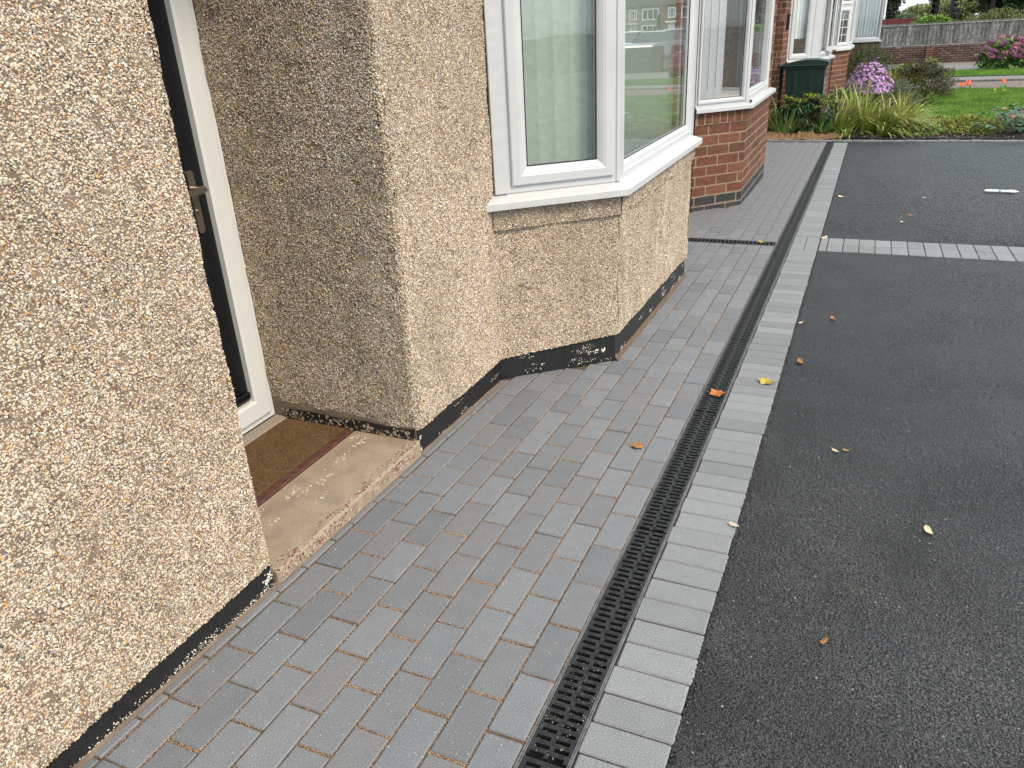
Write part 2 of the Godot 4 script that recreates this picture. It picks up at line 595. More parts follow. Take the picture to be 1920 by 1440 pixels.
	bb.box(Vector3(-0.0575, -0.06, -0.1165), Vector3(0.0575, 0, 0.1165), 0.0035)
	var bm := bb.mesh()
	var bl := mb()
	bl.box(pt(0.214, -0.05, 5.28), pt(4.6, -0.008, 5.76))
	obj("joint_sand", bl.mesh(), M.jointsand, band)
	var half := mb()
	half.box(Vector3(-0.0275, -0.06, -0.1165), Vector3(0.0275, 0, 0.1165), 0.0035)
	for k in 37:
		for j in 2:
			var o := obj("band_block", half.mesh() if k == 0 else bm, M.edging[rng.randi() % 5], band)
			o.transform = Transform3D(Basis.from_euler(Vector3(rnd(-0.006, 0.006), rnd(-0.006, 0.006), rnd(-0.006, 0.006))), pt(0.246 if k == 0 else 0.278 + 0.1195 * (k - 0.5), 0.002 + rnd(-0.001, 0.001), 5.402 + 0.2385 * j))
	# kerb row at the far end of the drive
	var kerb := group_node("kerb", self, "structure")
	kerb.rotation.x = -atan(SLOPE)
	var kb := mb()
	kb.box(Vector3(-0.0765, -0.1, -0.055), Vector3(0.0765, 0, 0.055), 0.004)
	var km := kb.mesh()
	for k in 48:
		var o := obj("kerb_block", km, M.edging[rng.randi() % 5], kerb)
		o.transform = Transform3D(Basis.from_euler(Vector3(rnd(-0.01, 0.01), rnd(-0.01, 0.01), rnd(-0.02, 0.02))), pt(-1.06 + 0.157 * k, 0.022 + rnd(-0.003, 0.003), 13.06 + 0.14 + rnd(-0.004, 0.004)))
	# tarmac panels with loose-looking aggregate in the surface
	for r in [[-3.2, 5.283, "dark wet-looking"], [5.759, 13.12, ""]]:
		var tm := group_node("tarmac", self, "structure")
		tm.rotation.x = -atan(SLOPE)
		var t := mb()
		t.box(pt(0.2105, -0.08, r[0]), pt(7.0, -0.006, r[1]))
		obj("tarmac_surface", t.mesh(), M.tarmac, tm, "structure")
		var where: Array[Transform3D] = []
		var tint := PackedColorArray()
		var near: bool = r[0] < 0.0
		var count := 190000 if near else 34000
		for i in count:
			var u := 0.0
			var v := 0.0
			if near:
				v = lerpf(-0.6, 5.28, pow(rng.randf(), 1.6))
				u = lerpf(0.213, 0.75 + 0.5 * (v + 0.6), rng.randf())
			else:
				v = lerpf(r[0], r[1], pow(rng.randf(), 1.5))
				u = lerpf(0.213, 0.4 + 0.25 * v, rng.randf())
			var s := rnd(0.0021, 0.0044) * (1.0 if near else 1.5)
			var b := Basis.from_euler(Vector3(rnd(-0.5, 0.5), rnd(0, TAU), rnd(-0.5, 0.5))).scaled(Vector3(s * rnd(0.8, 1.4), s * 0.75, s))
			where.append(Transform3D(b, pt(u, -0.0058, v)))
			var f := rnd(0.011, 0.046) * (1.0 + 1.1 * relief_noise.get_noise_2d(u * 1.3, v * 1.3)) + 0.012 * maxf(0.0, relief_noise.get_noise_2d(u * 0.7 + 30.0, v * 0.7))
			if rng.randf() < 0.005:
				f = rnd(0.1, 0.22)
			var dust := maxf(0.0, 1.0 - Vector2(u - 0.62, (v - 1.0) * 0.7).length() / 0.55) * maxf(0.0, 0.45 + relief_noise.get_noise_2d(u * 3.0, v * 3.0))
			tint.append(Color(f + 0.022 * dust, f * 1.01 + 0.019 * dust, f * 1.1 + 0.014 * dust))
		# crumbs along the ragged edge against the blocks
		for i in (9000 if near else 4000):
			var v := lerpf(r[0], r[1], pow(rng.randf(), 1.4))
			var s := rnd(0.002, 0.005)
			where.append(Transform3D(Basis.from_euler(Vector3(rnd(0, 3), rnd(0, TAU), 0)).scaled(Vector3.ONE * s), pt(0.2095 + absf(rng.randfn(0.0, 0.006)), -0.0045 + rnd(-0.003, 0.003), v)))
			tint.append(Color(0.02, 0.02, 0.022))
		copies("aggregate", chip_mesh(3), M.stone_chip, where, tint, tm)

func chip_mesh(sd: int) -> ArrayMesh:
	var r := RandomNumberGenerator.new()
	r.seed = sd
	var b := mb()
	var ring: Array[Vector3] = []
	for k in 5:
		var a := TAU * k / 5.0 + r.randf_range(-0.3, 0.3)
		ring.append(Vector3(cos(a), r.randf_range(-0.25, 0.25), sin(a)) * r.randf_range(0.8, 1.15))
	var top := Vector3(r.randf_range(-0.35, 0.35), 0.9, r.randf_range(-0.35, 0.35))
	var low := Vector3(0, -0.9, 0)
	for k in 5:
		var j := (k + 1) % 5
		b.tri(ring[k], ring[j], top, ring[k] + ring[j] + top)
		b.tri(ring[k], ring[j], low, ring[k] + ring[j] + low)
	return b.mesh()

func make_joint_sand(root: Node3D, spots: Array) -> void:
	# loose sand left in and beside the joints
	var where: Array[Transform3D] = []
	var tint := PackedColorArray()
	for t in spots:
		if t[1] > 3.6 or t[1] < -0.7:
			continue
		for e in 4:
			if rng.randf() < 0.4:
				continue
			var n := int(rnd(20, 90))
			for i in n:
				var a := rnd(-1, 1)
				var u: float = t[0] + (a * 0.052 if e < 2 else (0.0526 if e == 2 else -0.0526) + rng.randfn(0, 0.0018))
				var v: float = t[1] + ((0.1056 if e == 0 else -0.1056) + rng.randfn(0, 0.0026) if e < 2 else a * 0.1)
				var s := rnd(0.0006, 0.0017)
				where.append(Transform3D(Basis.from_euler(Vector3(rnd(0, 3), rnd(0, 6), 0)).scaled(Vector3.ONE * s), pt(u, -0.0026 + rnd(-0.002, 0.002), v)))
				var f := rnd(0.7, 1.25)
				tint.append(Color(0.48 * f, 0.29 * f, 0.155 * f))
	for i in 2600:
		var v := lerpf(-0.7, 4.5, pow(rng.randf(), 1.4))
		var s := rnd(0.0006, 0.0016)
		where.append(Transform3D(Basis.from_euler(Vector3(rnd(0, 3), rnd(0, 6), 0)).scaled(Vector3.ONE * s), pt(rnd(-1.07, -0.14), 0.0006, v)))
		var f := rnd(0.35, 0.75)
		tint.append(Color(f, f * 0.96, f * 0.88))
	copies("loose_sand", chip_mesh(4), M.stone_chip, where, tint, root)

func make_drains() -> void:
	# one metre of grating: cross bars with two staggered columns of slots
	var g := mb()
	var rows := 40
	var pitch := 1.0115 / rows
	var h := 0.0122
	for k in rows:
		var v := k * pitch
		var sh := 0.0 if k % 2 == 0 else 0.006
		g.box(pt(-0.1165, -0.016, v + h), pt(-0.0105, -0.0015, v + pitch), 0.0012)
		g.box(pt(-0.1165, -0.016, v), pt(-0.110 + sh, -0.0018, v + h), 0.0)
		g.box(pt(-0.072 + sh, -0.016, v), pt(-0.060 + sh, -0.0018, v + h), 0.0)
		g.box(pt(-0.022 + sh, -0.016, v), pt(-0.0105, -0.0018, v + h), 0.0)
		for q in [[-0.104, -0.086], [-0.068, -0.05], [-0.036, -0.02]]:
			g.box(pt(q[0] + sh, -0.002, v + h + 0.005), pt(q[1] + sh, 0.0002, v + h + 0.0095), 0.0008)
	var gm := g.mesh()
	var rail := mb()
	for q in [[-0.1265, -0.1225], [-0.1205, -0.1175], [-0.0095, -0.0065], [-0.0045, -0.0005]]:
		rail.box(pt(q[0], -0.03, 0), pt(q[1], -0.0012, 1.0185), 0.0006)
	for q in [[-0.1265, -0.117], [-0.01, -0.0005]]:
		rail.box(pt(q[0], -0.03, 0), pt(q[1], -0.006, 1.0185))
	var rm := rail.mesh()
	var tr := mb()
	tr.box(pt(-0.1265, -0.09, 0), pt(-0.0005, -0.085, 1.018))
	tr.box(pt(-0.1265, -0.085, 0), pt(-0.1235, -0.031, 1.018))
	tr.box(pt(-0.0035, -0.085, 0), pt(-0.0005, -0.031, 1.018))
	var tm := tr.mesh()
	var names := ["under the camera's feet, pale grit in its slots", "by the first part of the doorstep", "level with the house corner", "beside the near bay window, a leaf on it", "beside the far half of the near bay", "meeting the narrow cross drain", "just past the cross drain", "level with the brick bay's first corner", "beside the front of the brick bay", "beside the far end of the brick bay", "second from the far end", "third from the far end", "at the far end by the flower bed"]
	var ord := ["first grating from the picture's foot", "second grating of the long drain", "third grating of the long drain", "fourth grating of the long drain", "fifth grating of the long drain", "sixth grating of the long drain", "seventh grating of the long drain", "eighth grating of the long drain", "ninth grating of the long drain", "tenth grating of the long drain", "eleventh grating of the long drain", "twelfth grating of the long drain", "last grating of the long drain"]
	for k in range(-1, 13):
		var lb := "grating below the first visible joint" if k < 0 else "%s, %s" % [ord[k], names[k if k < 10 else (11 if k == 10 else (10 if k == 11 else 12))]]
		var d := thing("drain_grating", "black " + lb, "drain", Vector3.ZERO, 0, "gratings of the long drain")
		d.position = pt(0, -SLOPE * (-0.046 + 1.0195 * k), -0.046 + 1.0195 * k)
		d.rotation.x = -atan(SLOPE)
		obj("grate", gm, M.iron, d)
		obj("rail", rm, M.galv, d)
		obj("trough", tm, M.dark, d)
		if k <= 0:
			var where: Array[Transform3D] = []
			var tint := PackedColorArray()
			for i in 110:
				var s := rnd(0.0007, 0.002)
				where.append(Transform3D(Basis.from_euler(Vector3(rnd(0, 3), rnd(0, 6), 0)).scaled(Vector3.ONE * s), pt(rnd(-0.115, -0.012), -0.0012, rnd(0, 0.35) if k == 0 else rnd(0.6, 1.0))))
				var f := rnd(0.2, 0.5)
				tint.append(Color(f, f * 0.82, f * 0.55))
			copies("grit", chip_mesh(5), M.stone_chip, where, tint, d)
	# narrow cross drain from the wall to the long drain
	var c := thing("cross_drain", "narrow black slot drain running across the grey block path to the long drain", "drain")
	c.position = pt(0, -SLOPE * 5.365, 5.365)
	c.rotation.x = -atan(SLOPE)
	var x := mb()
	x.box(pt(-1.1, -0.03, 0.0), pt(-0.128, -0.001, 0.03), 0.001)
	x.box(pt(-1.1, -0.03, 0.125), pt(-0.128, -0.001, 0.155), 0.001)
	var u := -1.09
	while u < -0.14:
		x.box(pt(u, -0.03, 0.03), pt(u + 0.013, -0.0025, 0.125), 0.001)
		u += 0.0335
	obj("grate", x.mesh(), M.iron, c)
	var tr2 := mb()
	tr2.box(pt(-1.1, -0.09, 0), pt(-0.128, -0.08, 0.155))
	obj("trough", tr2.mesh(), M.dark, c)

# ---------------------------------------------------------------- pebbledash
var relief_noise := FastNoiseLite.new()

func relief(s: float, y: float, sd: float) -> float:
	return relief_noise.get_noise_3d(s * 3.0, y * 3.0, sd * 17.0) * 0.010 + relief_noise.get_noise_3d(s * 11.0, y * 11.0, sd * 31.0) * 0.0025 + 0.003

func pebble_colour() -> Color:
	var p := rng.randf()
	var f := rnd(0.82, 1.12)
	if p < 0.27:
		return Color(0.67, 0.60, 0.49) * f
	if p < 0.56:
		return Color(0.52, 0.415, 0.285) * f
	if p < 0.80:
		return Color(0.53, 0.415, 0.34) * f
	if p < 0.855:
		return Color(0.46, 0.27, 0.09) * f
	if p < 0.90:
		return Color(0.20, 0.11, 0.065) * f
	if p < 0.925:
		return Color(0.075, 0.075, 0.08) * f
	return Color(0.40, 0.37, 0.34) * f

# render face with thrown pebbles; low(s) gives the lower edge, x the frame
func pebble_face(tr: Transform3D, s0: float, s1: float, y0: float, y1: float, y0b: float, parent: Node3D, sd: float, spacing := 0.005) -> void:
	var g := mb(tr)
	var nx := maxi(2, int((s1 - s0) / 0.035))
	var ny := maxi(2, int((y1 - y0) / 0.035))
	for i in nx:
		for j in ny:
			var q: Array[Vector3] = []
			for d in [[0, 0], [1, 0], [1, 1], [0, 1]]:
				var a: float = float(i + d[0]) / nx
				var s: float = lerpf(s0, s1, a)
				var y: float = lerpf(lerpf(y0, y0b, a), y1, float(j + d[1]) / ny)
				q.append(tr * Vector3(s, y, relief(s, y, sd)))
			g.quad(q[0], q[1], q[2], q[3], tr.basis.z)
	obj("render_coat", g.mesh(), M.render, parent)
	var where: Array[Transform3D] = []
	var tint := PackedColorArray()
	var w := s1 - s0
	var cx := int(w / spacing)
	var cy := int((y1 - minf(y0, y0b)) / spacing)
	for i in cx + 1:
		for j in cy + 1:
			var s := s0 + (i + rnd(-0.5, 0.5)) * spacing
			var y := minf(y0, y0b) + (j + rnd(-0.5, 0.5)) * spacing
			if y < lerpf(y0, y0b, (s - s0) / w) - 0.002 or s > s1 + 0.002 or s < s0 - 0.002 or y > y1:
				continue
			if rng.randf() < 0.02 + (0.5 if relief_noise.get_noise_3d(s * 14.0 + 5.0, y * 14.0, sd) > 0.36 else 0.0) + 0.14 * maxf(0.0, relief_noise.get_noise_3d(s * 25.0, y * 25.0, sd)):
				continue
			var r := rnd(0.0019, 0.0043)
			if rng.randf() < 0.12:
				r *= 1.35
			var b := Basis.from_euler(Vector3(PI / 2 + rng.randfn(0.0, 0.38), 0, 0)) * Basis.from_euler(Vector3(0, rnd(0, TAU), rng.randfn(0.0, 0.38)))
			b = b.scaled_local(Vector3(r * rnd(0.85, 1.3), r * rnd(0.5, 0.75), r * rnd(0.7, 1.0)))
			where.append(tr * Transform3D(b, Vector3(s, y, relief(s, y, sd) + rnd(-0.0004, 0.0016))))
			var wear := 1.0 + 0.2 * relief_noise.get_noise_3d(s * 1.6, y * 1.6, sd * 5.0) + 0.1 * relief_noise.get_noise_3d(s * 9.0, y * 1.2, sd * 9.0)
			var pc := pebble_colour()
			tint.append(Color(pc.r * wear, pc.g * wear, pc.b * wear * (0.8 + 0.2 * wear)))
	copies("pebbledash", chip_mesh(7), M.pebble, where, tint, parent)

# rounded outer corner between two pebbledashed faces; tip on the faces' meeting line, n1 and n2 their plan normals
func pebble_corner(tip: Vector2, n1: Vector2, n2: Vector2, r: float, y0: float, y1: float, parent: Node3D, sd: float) -> void:
	var c := tip - (n1 + n2) / (1.0 + n1.dot(n2)) * r
	var a1 := n1.angle()
	var turn := n1.angle_to(n2)
	var g := mb()
	for i in 5:
		for j in 40:
			var q: Array[Vector3] = []
			for d in [[0, 0], [1, 0], [1, 1], [0, 1]]:
				var a: float = a1 + turn * (i + d[0]) / 5.0
				var y: float = lerpf(y0, y1, (j + d[1]) / 40.0)
				var w: Vector2 = c + Vector2.from_angle(a) * (r + relief(0.0, y, sd) - 0.001)
				q.append(pt(w.x, y, w.y))
			var n := Vector2.from_angle(a1 + turn * (i + 0.5) / 5.0)
			g.quad(q[0], q[1], q[2], q[3], Vector3(n.x, 0, -n.y))
	obj("render_coat", g.mesh(), M.render, parent)
	var where: Array[Transform3D] = []
	var tint := PackedColorArray()
	var count := int((absf(turn) * r + 0.006) * (y1 - y0) / (0.0048 * 0.0048))
	for i in count:
		var a := a1 + turn * rnd(-0.12, 1.12)
		var n := Vector2.from_angle(a)
		var y := rnd(y0, y1)
		var w := c + n * (r + relief(0.0, y, sd) + rnd(-0.001, 0.001))
		var s := rnd(0.0019, 0.0043)
		var f := frame(w.x, w.y, -n.y, n.x, y)
		var b := f.basis * Basis.from_euler(Vector3(PI / 2 + rng.randfn(0.0, 0.4), 0, 0)) * Basis.from_euler(Vector3(0, rnd(0, TAU), rng.randfn(0.0, 0.4)))
		where.append(Transform3D(b.scaled_local(Vector3(s * rnd(0.85, 1.3), s * rnd(0.5, 0.75), s * rnd(0.7, 1.0))), f.origin))
		tint.append(pebble_colour())
	copies("pebbledash", chip_mesh(7), M.pebble, where, tint, parent)

func flakes(called: String, tr: Transform3D, n: int, s0: float, s1: float, y0: float, y1: float, cols: Array, parent: Node3D, low_bias := 1.0, size := 0.006) -> void:
	var b := mb()
	b.box(Vector3(-0.5, -0.5, 0), Vector3(0.5, 0.5, 1))
	var m := MB.new()
	var poly := PackedVector2Array()
	for k in 7:
		var a := TAU * k / 7.0
		poly.append(Vector2(cos(a), sin(a)) * [0.5, 0.32, 0.55, 0.4, 0.5, 0.3, 0.45][k])
	m.plate(poly, 0.0, 1.0)
	var where: Array[Transform3D] = []
	var tint := PackedColorArray()
	var clumps: Array[Vector2] = []
	for k in maxi(2, n / 14):
		clumps.append(Vector2(rnd(s0, s1), lerpf(y0, y1, pow(rng.randf(), low_bias))))
	for i in n:
		var c: Vector2 = clumps[rng.randi() % clumps.size()]
		var s := c.x + rng.randfn(0.0, 0.03)
		var y := c.y + rng.randfn(0.0, 0.007)
		if s < s0 or s > s1 or y < y0 or y > y1:
			continue
		var q := size * rnd(0.3, 1.5)
		where.append(tr * Transform3D(Basis.from_euler(Vector3(0, 0, rnd(0, TAU))).scaled_local(Vector3(q * rnd(0.8, 2.0), q, 0.0006)), Vector3(s, y, 0.0002 + rnd(0, 0.0004))))
		tint.append(cols[rng.randi() % cols.size()])
	if where.size() > 8:
		copies(called, m.mesh(), M.stone_chip, where, tint, parent)

# ---------------------------------------------------------------- windows
func glazed(parent: Node3D, tr: Transform3D, s0: float, s1: float, y0: float, y1: float, z: float, m: Material = null) -> void:
	var fr := mb(tr)
	fr.mitred(s0 - 0.004, s1 + 0.004, y0 - 0.004, y1 + 0.004, PackedVector2Array([Vector2(0, z - 0.004), Vector2(0, z + 0.0035), Vector2(0.0085, z + 0.0025), Vector2(0.0085, z - 0.004)]))
	obj("gasket", fr.mesh(), M.rubber, parent)
	for d in [0.0, -0.02]:
		var g := mb(tr)
		g.quad(tr * Vector3(s0 - 0.003, y0 - 0.003, z + d), tr * Vector3(s1 + 0.003, y0 - 0.003, z + d), tr * Vector3(s1 + 0.003, y1 + 0.003, z + d), tr * Vector3(s0 - 0.003, y1 + 0.003, z + d), tr.basis.z)
		obj("pane", g.mesh(), M.glass, parent)

# casement: outer frame, opening sash, glass
func casement(win: Node3D, tr: Transform3D, s0: float, s1: float, y0: float, y1: float, edge := 0.017, rim := 0.083, m: Material = null) -> void:
	var mt: Material = m if m else M.upvc
	var f := mb(tr)
	f.mitred(s0, s1, y0, y1, PackedVector2Array([Vector2(0, -0.07), Vector2(0, 0.0), Vector2(edge + 0.02, 0.0), Vector2(edge + 0.02, -0.05)]))
	obj("frame", f.mesh(), mt, win)
	var a := s0 + edge
	var b := s1 - edge - 0.038
	var sash := mb(tr)
	sash.mitred(s0 + edge, s1 - edge, y0 + 0.032, y1 - 0.03, PackedVector2Array([Vector2(0.0, 0.001), Vector2(0.001, 0.011), Vector2(0.006, 0.0155), Vector2(rim * 0.52, 0.0165), Vector2(rim * 0.6, 0.0135), Vector2(rim * 0.66, 0.0135), Vector2(rim * 0.86, 0.004), Vector2(rim, -0.006), Vector2(rim, -0.03)]))
	obj("sash", sash.mesh(), mt, win)
	glazed(win, tr, s0 + edge + rim, s1 - edge - rim, y0 + 0.032 + rim, y1 - 0.03 - rim, -0.008)

func fixed_light(win: Node3D, tr: Transform3D, s0: float, s1: float, y0: float, y1: float, rim := 0.09, m: Material = null) -> void:
	var f := mb(tr)
	f.mitred(s0, s1, y0, y1, PackedVector2Array([Vector2(0, -0.07), Vector2(0, 0.0), Vector2(rim * 0.5, 0.0), Vector2(rim * 0.56, -0.006), Vector2(rim * 0.8, -0.011), Vector2(rim, -0.022), Vector2(rim, -0.045)]))
	obj("frame", f.mesh(), m if m else M.upvc, win)
	glazed(win, tr, s0 + rim, s1 - rim, y0 + rim, y1 - rim, -0.026)

# vertical blind: slats hung behind a pane
func vertical_blind(label: String, tr: Transform3D, s0: float, s1: float, y0: float, y1: float, z: float, w: float, turn: float, m: Material, gap := 0.9, bow := 0.006) -> void:
	var o := thing("vertical_blind", label, "blind")
	o.transform = tr
	var b := mb()
	for k in 5:
		var a := -w * 0.5 + w * k / 5.0
		var c := -w * 0.5 + w * (k + 1) / 5.0
		var za := -bow * (1.0 - pow(a / (w * 0.5), 2.0))
		var zc := -bow * (1.0 - pow(c / (w * 0.5), 2.0))
		b.quad(Vector3(a, y0, za), Vector3(c, y0, zc), Vector3(c, y1, zc), Vector3(a, y1, za), Vector3.BACK)
	var sm := b.mesh()
	var s := s0 + w * 0.5
	while s < s1:
		var q := obj("slat", sm, m, o)
		q.transform = Transform3D(Basis.from_euler(Vector3(0, turn + rnd(-0.05, 0.05) * signf(bow), 0)), Vector3(s, 0, z))
		s += w * gap
	var rail := mb()
	rail.box(Vector3(s0, y1, z - 0.025), Vector3(s1, y1 + 0.04, z + 0.025), 0.003)
	obj("head_rail", rail.mesh(), M.white, o)

# ---------------------------------------------------------------- brickwork
# courses of bricks over a mortar bed; each brick a mesh of its own unless joined
func brick_wall(parent: Node3D, tr: Transform3D, s0: float, s1: float, y0: float, rows: int, gauge: float, length: float, phase: float, mats: Array, mortar: Material, called := "brick", joined := false, blue := 0, depth := 0.09, joint := 0.0145) -> void:
	var bed := mb(tr)
	bed.box(Vector3(s0, y0, -depth), Vector3(s1, y0 + rows * gauge, -0.0035))
	obj("mortar", bed.mesh(), mortar, parent)
	var cache := {}
	var one: Array = []
	for k in mats.size():
		one.append(mb())
	for r in rows:
		var s := s0 - length + fposmod(phase + (0.5 * length if r % 2 == 1 else 0.0), length)
		while s < s1:
			var a := maxf(s, s0)
			var b := minf(s + length - joint, s1)
			s += length
			if b - a < 0.02:
				continue
			var use: Array = M.blue_bricks if r < blue else mats
			var k := int(absf(rng.randfn(0.0, 1.6))) % use.size()
			var org := tr * Transform3D(Basis.from_euler(Vector3(rnd(-0.008, 0.008), rnd(-0.008, 0.008), rnd(-0.006, 0.006))), Vector3((a + b) * 0.5, y0 + (r + 0.5) * gauge, rnd(-0.0015, 0.0015)))
			var hx := (b - a) * 0.5
			var hy := (gauge - joint) * 0.5
			if joined:
				var m: MB = one[k % mats.size()]
				m.tr = org
				m.box(Vector3(-hx, -hy, -0.05), Vector3(hx, hy, 0.0), 0.003)
			else:
				var key := snappedf(hx, 0.002)
				if not cache.has(key):
					var m := mb()
					m.box(Vector3(-key, -hy, -0.05), Vector3(key, hy, 0.0), 0.0035)
					cache[key] = m.mesh()
				var o := obj(called, cache[key], use[k], parent)
				o.transform = org
	if joined:
		for k in mats.size():
			obj("joined_bricks", one[k].mesh(), mats[k], parent, "stuff")

func bay_outline(a: Vector2, b: Vector2, c: Vector2, d: Vector2, off: float) -> PackedVector2Array:
	# the bay's three faces pushed outwards by off
	var n1 := Vector2((b - a).normalized().y, -(b - a).normalized().x)
	var n2 := Vector2((c - b).normalized().y, -(c - b).normalized().x)
	var n3 := Vector2((d - c).normalized().y, -(d - c).normalized().x)
	return PackedVector2Array([a + n1 * off, b + (n1 + n2) / (1.0 + n1.dot(n2)) * off, c + (n2 + n3) / (1.0 + n2.dot(n3)) * off, d + n3 * off])

func bay_solid(a: Vector2, b: Vector2, c: Vector2, d: Vector2, off: float, y0: float, y1: float, inner := -1.5) -> ArrayMesh:
	var p := bay_outline(a, b, c, d, off)
	p.append(Vector2(inner, d.y))
	p.append(Vector2(inner, a.y))
	var m := mb()
	m.prism(p, y0, y1)
	return m.mesh()

func sill_mesh(a: Vector2, b: Vector2, c: Vector2, d: Vector2, off: float, y0: float, y1: float, back_y: float) -> ArrayMesh:
	var o := bay_outline(a, b, c, d, off)
	var t1 := (a - b).normalized() * 0.03
	var t2 := (d - c).normalized() * 0.03
	o[0] += t1
	o[3] += t2
	var lip := bay_outline(a, b, c, d, off - 0.005)
	lip[0] += t1
	lip[3] += t2
	var i := bay_outline(a, b, c, d, -0.01)
	var m := mb()
	for k in 3:
		var n := Vector3((o[k + 1] - o[k]).y, 0, (o[k + 1] - o[k]).x).normalized()
		m.quad(pt(o[k].x, y0, o[k].y), pt(o[k + 1].x, y0, o[k + 1].y), pt(o[k + 1].x, y1 - 0.004, o[k + 1].y), pt(o[k].x, y1 - 0.004, o[k].y), n)
		m.quad(pt(o[k].x, y1 - 0.004, o[k].y), pt(o[k + 1].x, y1 - 0.004, o[k + 1].y), pt(lip[k + 1].x, y1, lip[k + 1].y), pt(lip[k].x, y1, lip[k].y), n + Vector3.UP)
		m.quad(pt(lip[k].x, y1, lip[k].y), pt(lip[k + 1].x, y1, lip[k + 1].y), pt(i[k + 1].x, back_y, i[k + 1].y), pt(i[k].x, back_y, i[k].y), Vector3.UP)
		m.quad(pt(o[k].x, y0, o[k].y), pt(o[k + 1].x, y0, o[k + 1].y), pt(i[k + 1].x, y0, i[k + 1].y), pt(i[k].x, y0, i[k].y), Vector3.DOWN)
	for e in [0, 3]:
		var hint := Vector3(0, 0, 1) if e == 0 else Vector3(0, 0, -1)
		m.quad(pt(o[e].x, y0, o[e].y), pt(i[e].x, y0, i[e].y), pt(i[e].x, back_y, i[e].y), pt(lip[e].x, y1, lip[e].y), hint)
		m.tri(pt(o[e].x, y0, o[e].y), pt(lip[e].x, y1, lip[e].y), pt(o[e].x, y1 - 0.004, o[e].y), hint)
	return m.mesh()

func vframe(a: Vector2, b: Vector2, inset := 0.0) -> Transform3D:
	var t := (b - a).normalized()
	var f := frame(a.x, a.y, t.x, t.y)
	f.origin -= f.basis.z * inset
	return f

func room(parent: Node3D, u0: float, u1: float, v0: float, v1: float, y0: float, y1: float) -> void:
	var m := mb()
	m.quad(pt(u0, y0, v0), pt(u0, y0, v1), pt(u0, y1, v1), pt(u0, y1, v0), Vector3.RIGHT)
	m.quad(pt(u0, y0, v0), pt(u1, y0, v0), pt(u1, y1, v0), pt(u0, y1, v0), Vector3.FORWARD)
	m.quad(pt(u0, y0, v1), pt(u1, y0, v1), pt(u1, y1, v1), pt(u0, y1, v1), Vector3.BACK)
	m.quad(pt(u0, y0, v0), pt(u1, y0, v0), pt(u1, y0, v1), pt(u0, y0, v1), Vector3.UP)
	m.quad(pt(u0, y1, v0), pt(u1, y1, v0), pt(u1, y1, v1), pt(u0, y1, v1), Vector3.DOWN)
	obj("room", m.mesh(), M.inside, parent)

func pitched_roof(parent: Node3D, u_eave: float, v0: float, v1: float, y: float) -> void:
	var m := mb()
	var a := [Vector2(u_eave, y), Vector2(u_eave - 4.6, y + 2.9), Vector2(u_eave - 9.2, y)]
	m.prism(PackedVector2Array([Vector2(u_eave, v0), Vector2(u_eave, v1), Vector2(u_eave - 9.2, v1), Vector2(u_eave - 9.2, v0)]), y - 0.16, y)
	for k in 2:
		m.quad(pt(a[k].x, a[k].y, v0), pt(a[k].x, a[k].y, v1), pt(a[k + 1].x, a[k + 1].y, v1), pt(a[k + 1].x, a[k + 1].y, v0), Vector3.UP)
	for v in [v0, v1]:
		m.tri(pt(a[0].x, a[0].y, v), pt(a[1].x, a[1].y, v), pt(a[2].x, a[2].y, v), Vector3(0, 0, 1 if v == v0 else -1))
	obj("roof", m.mesh(), M.roof, parent)

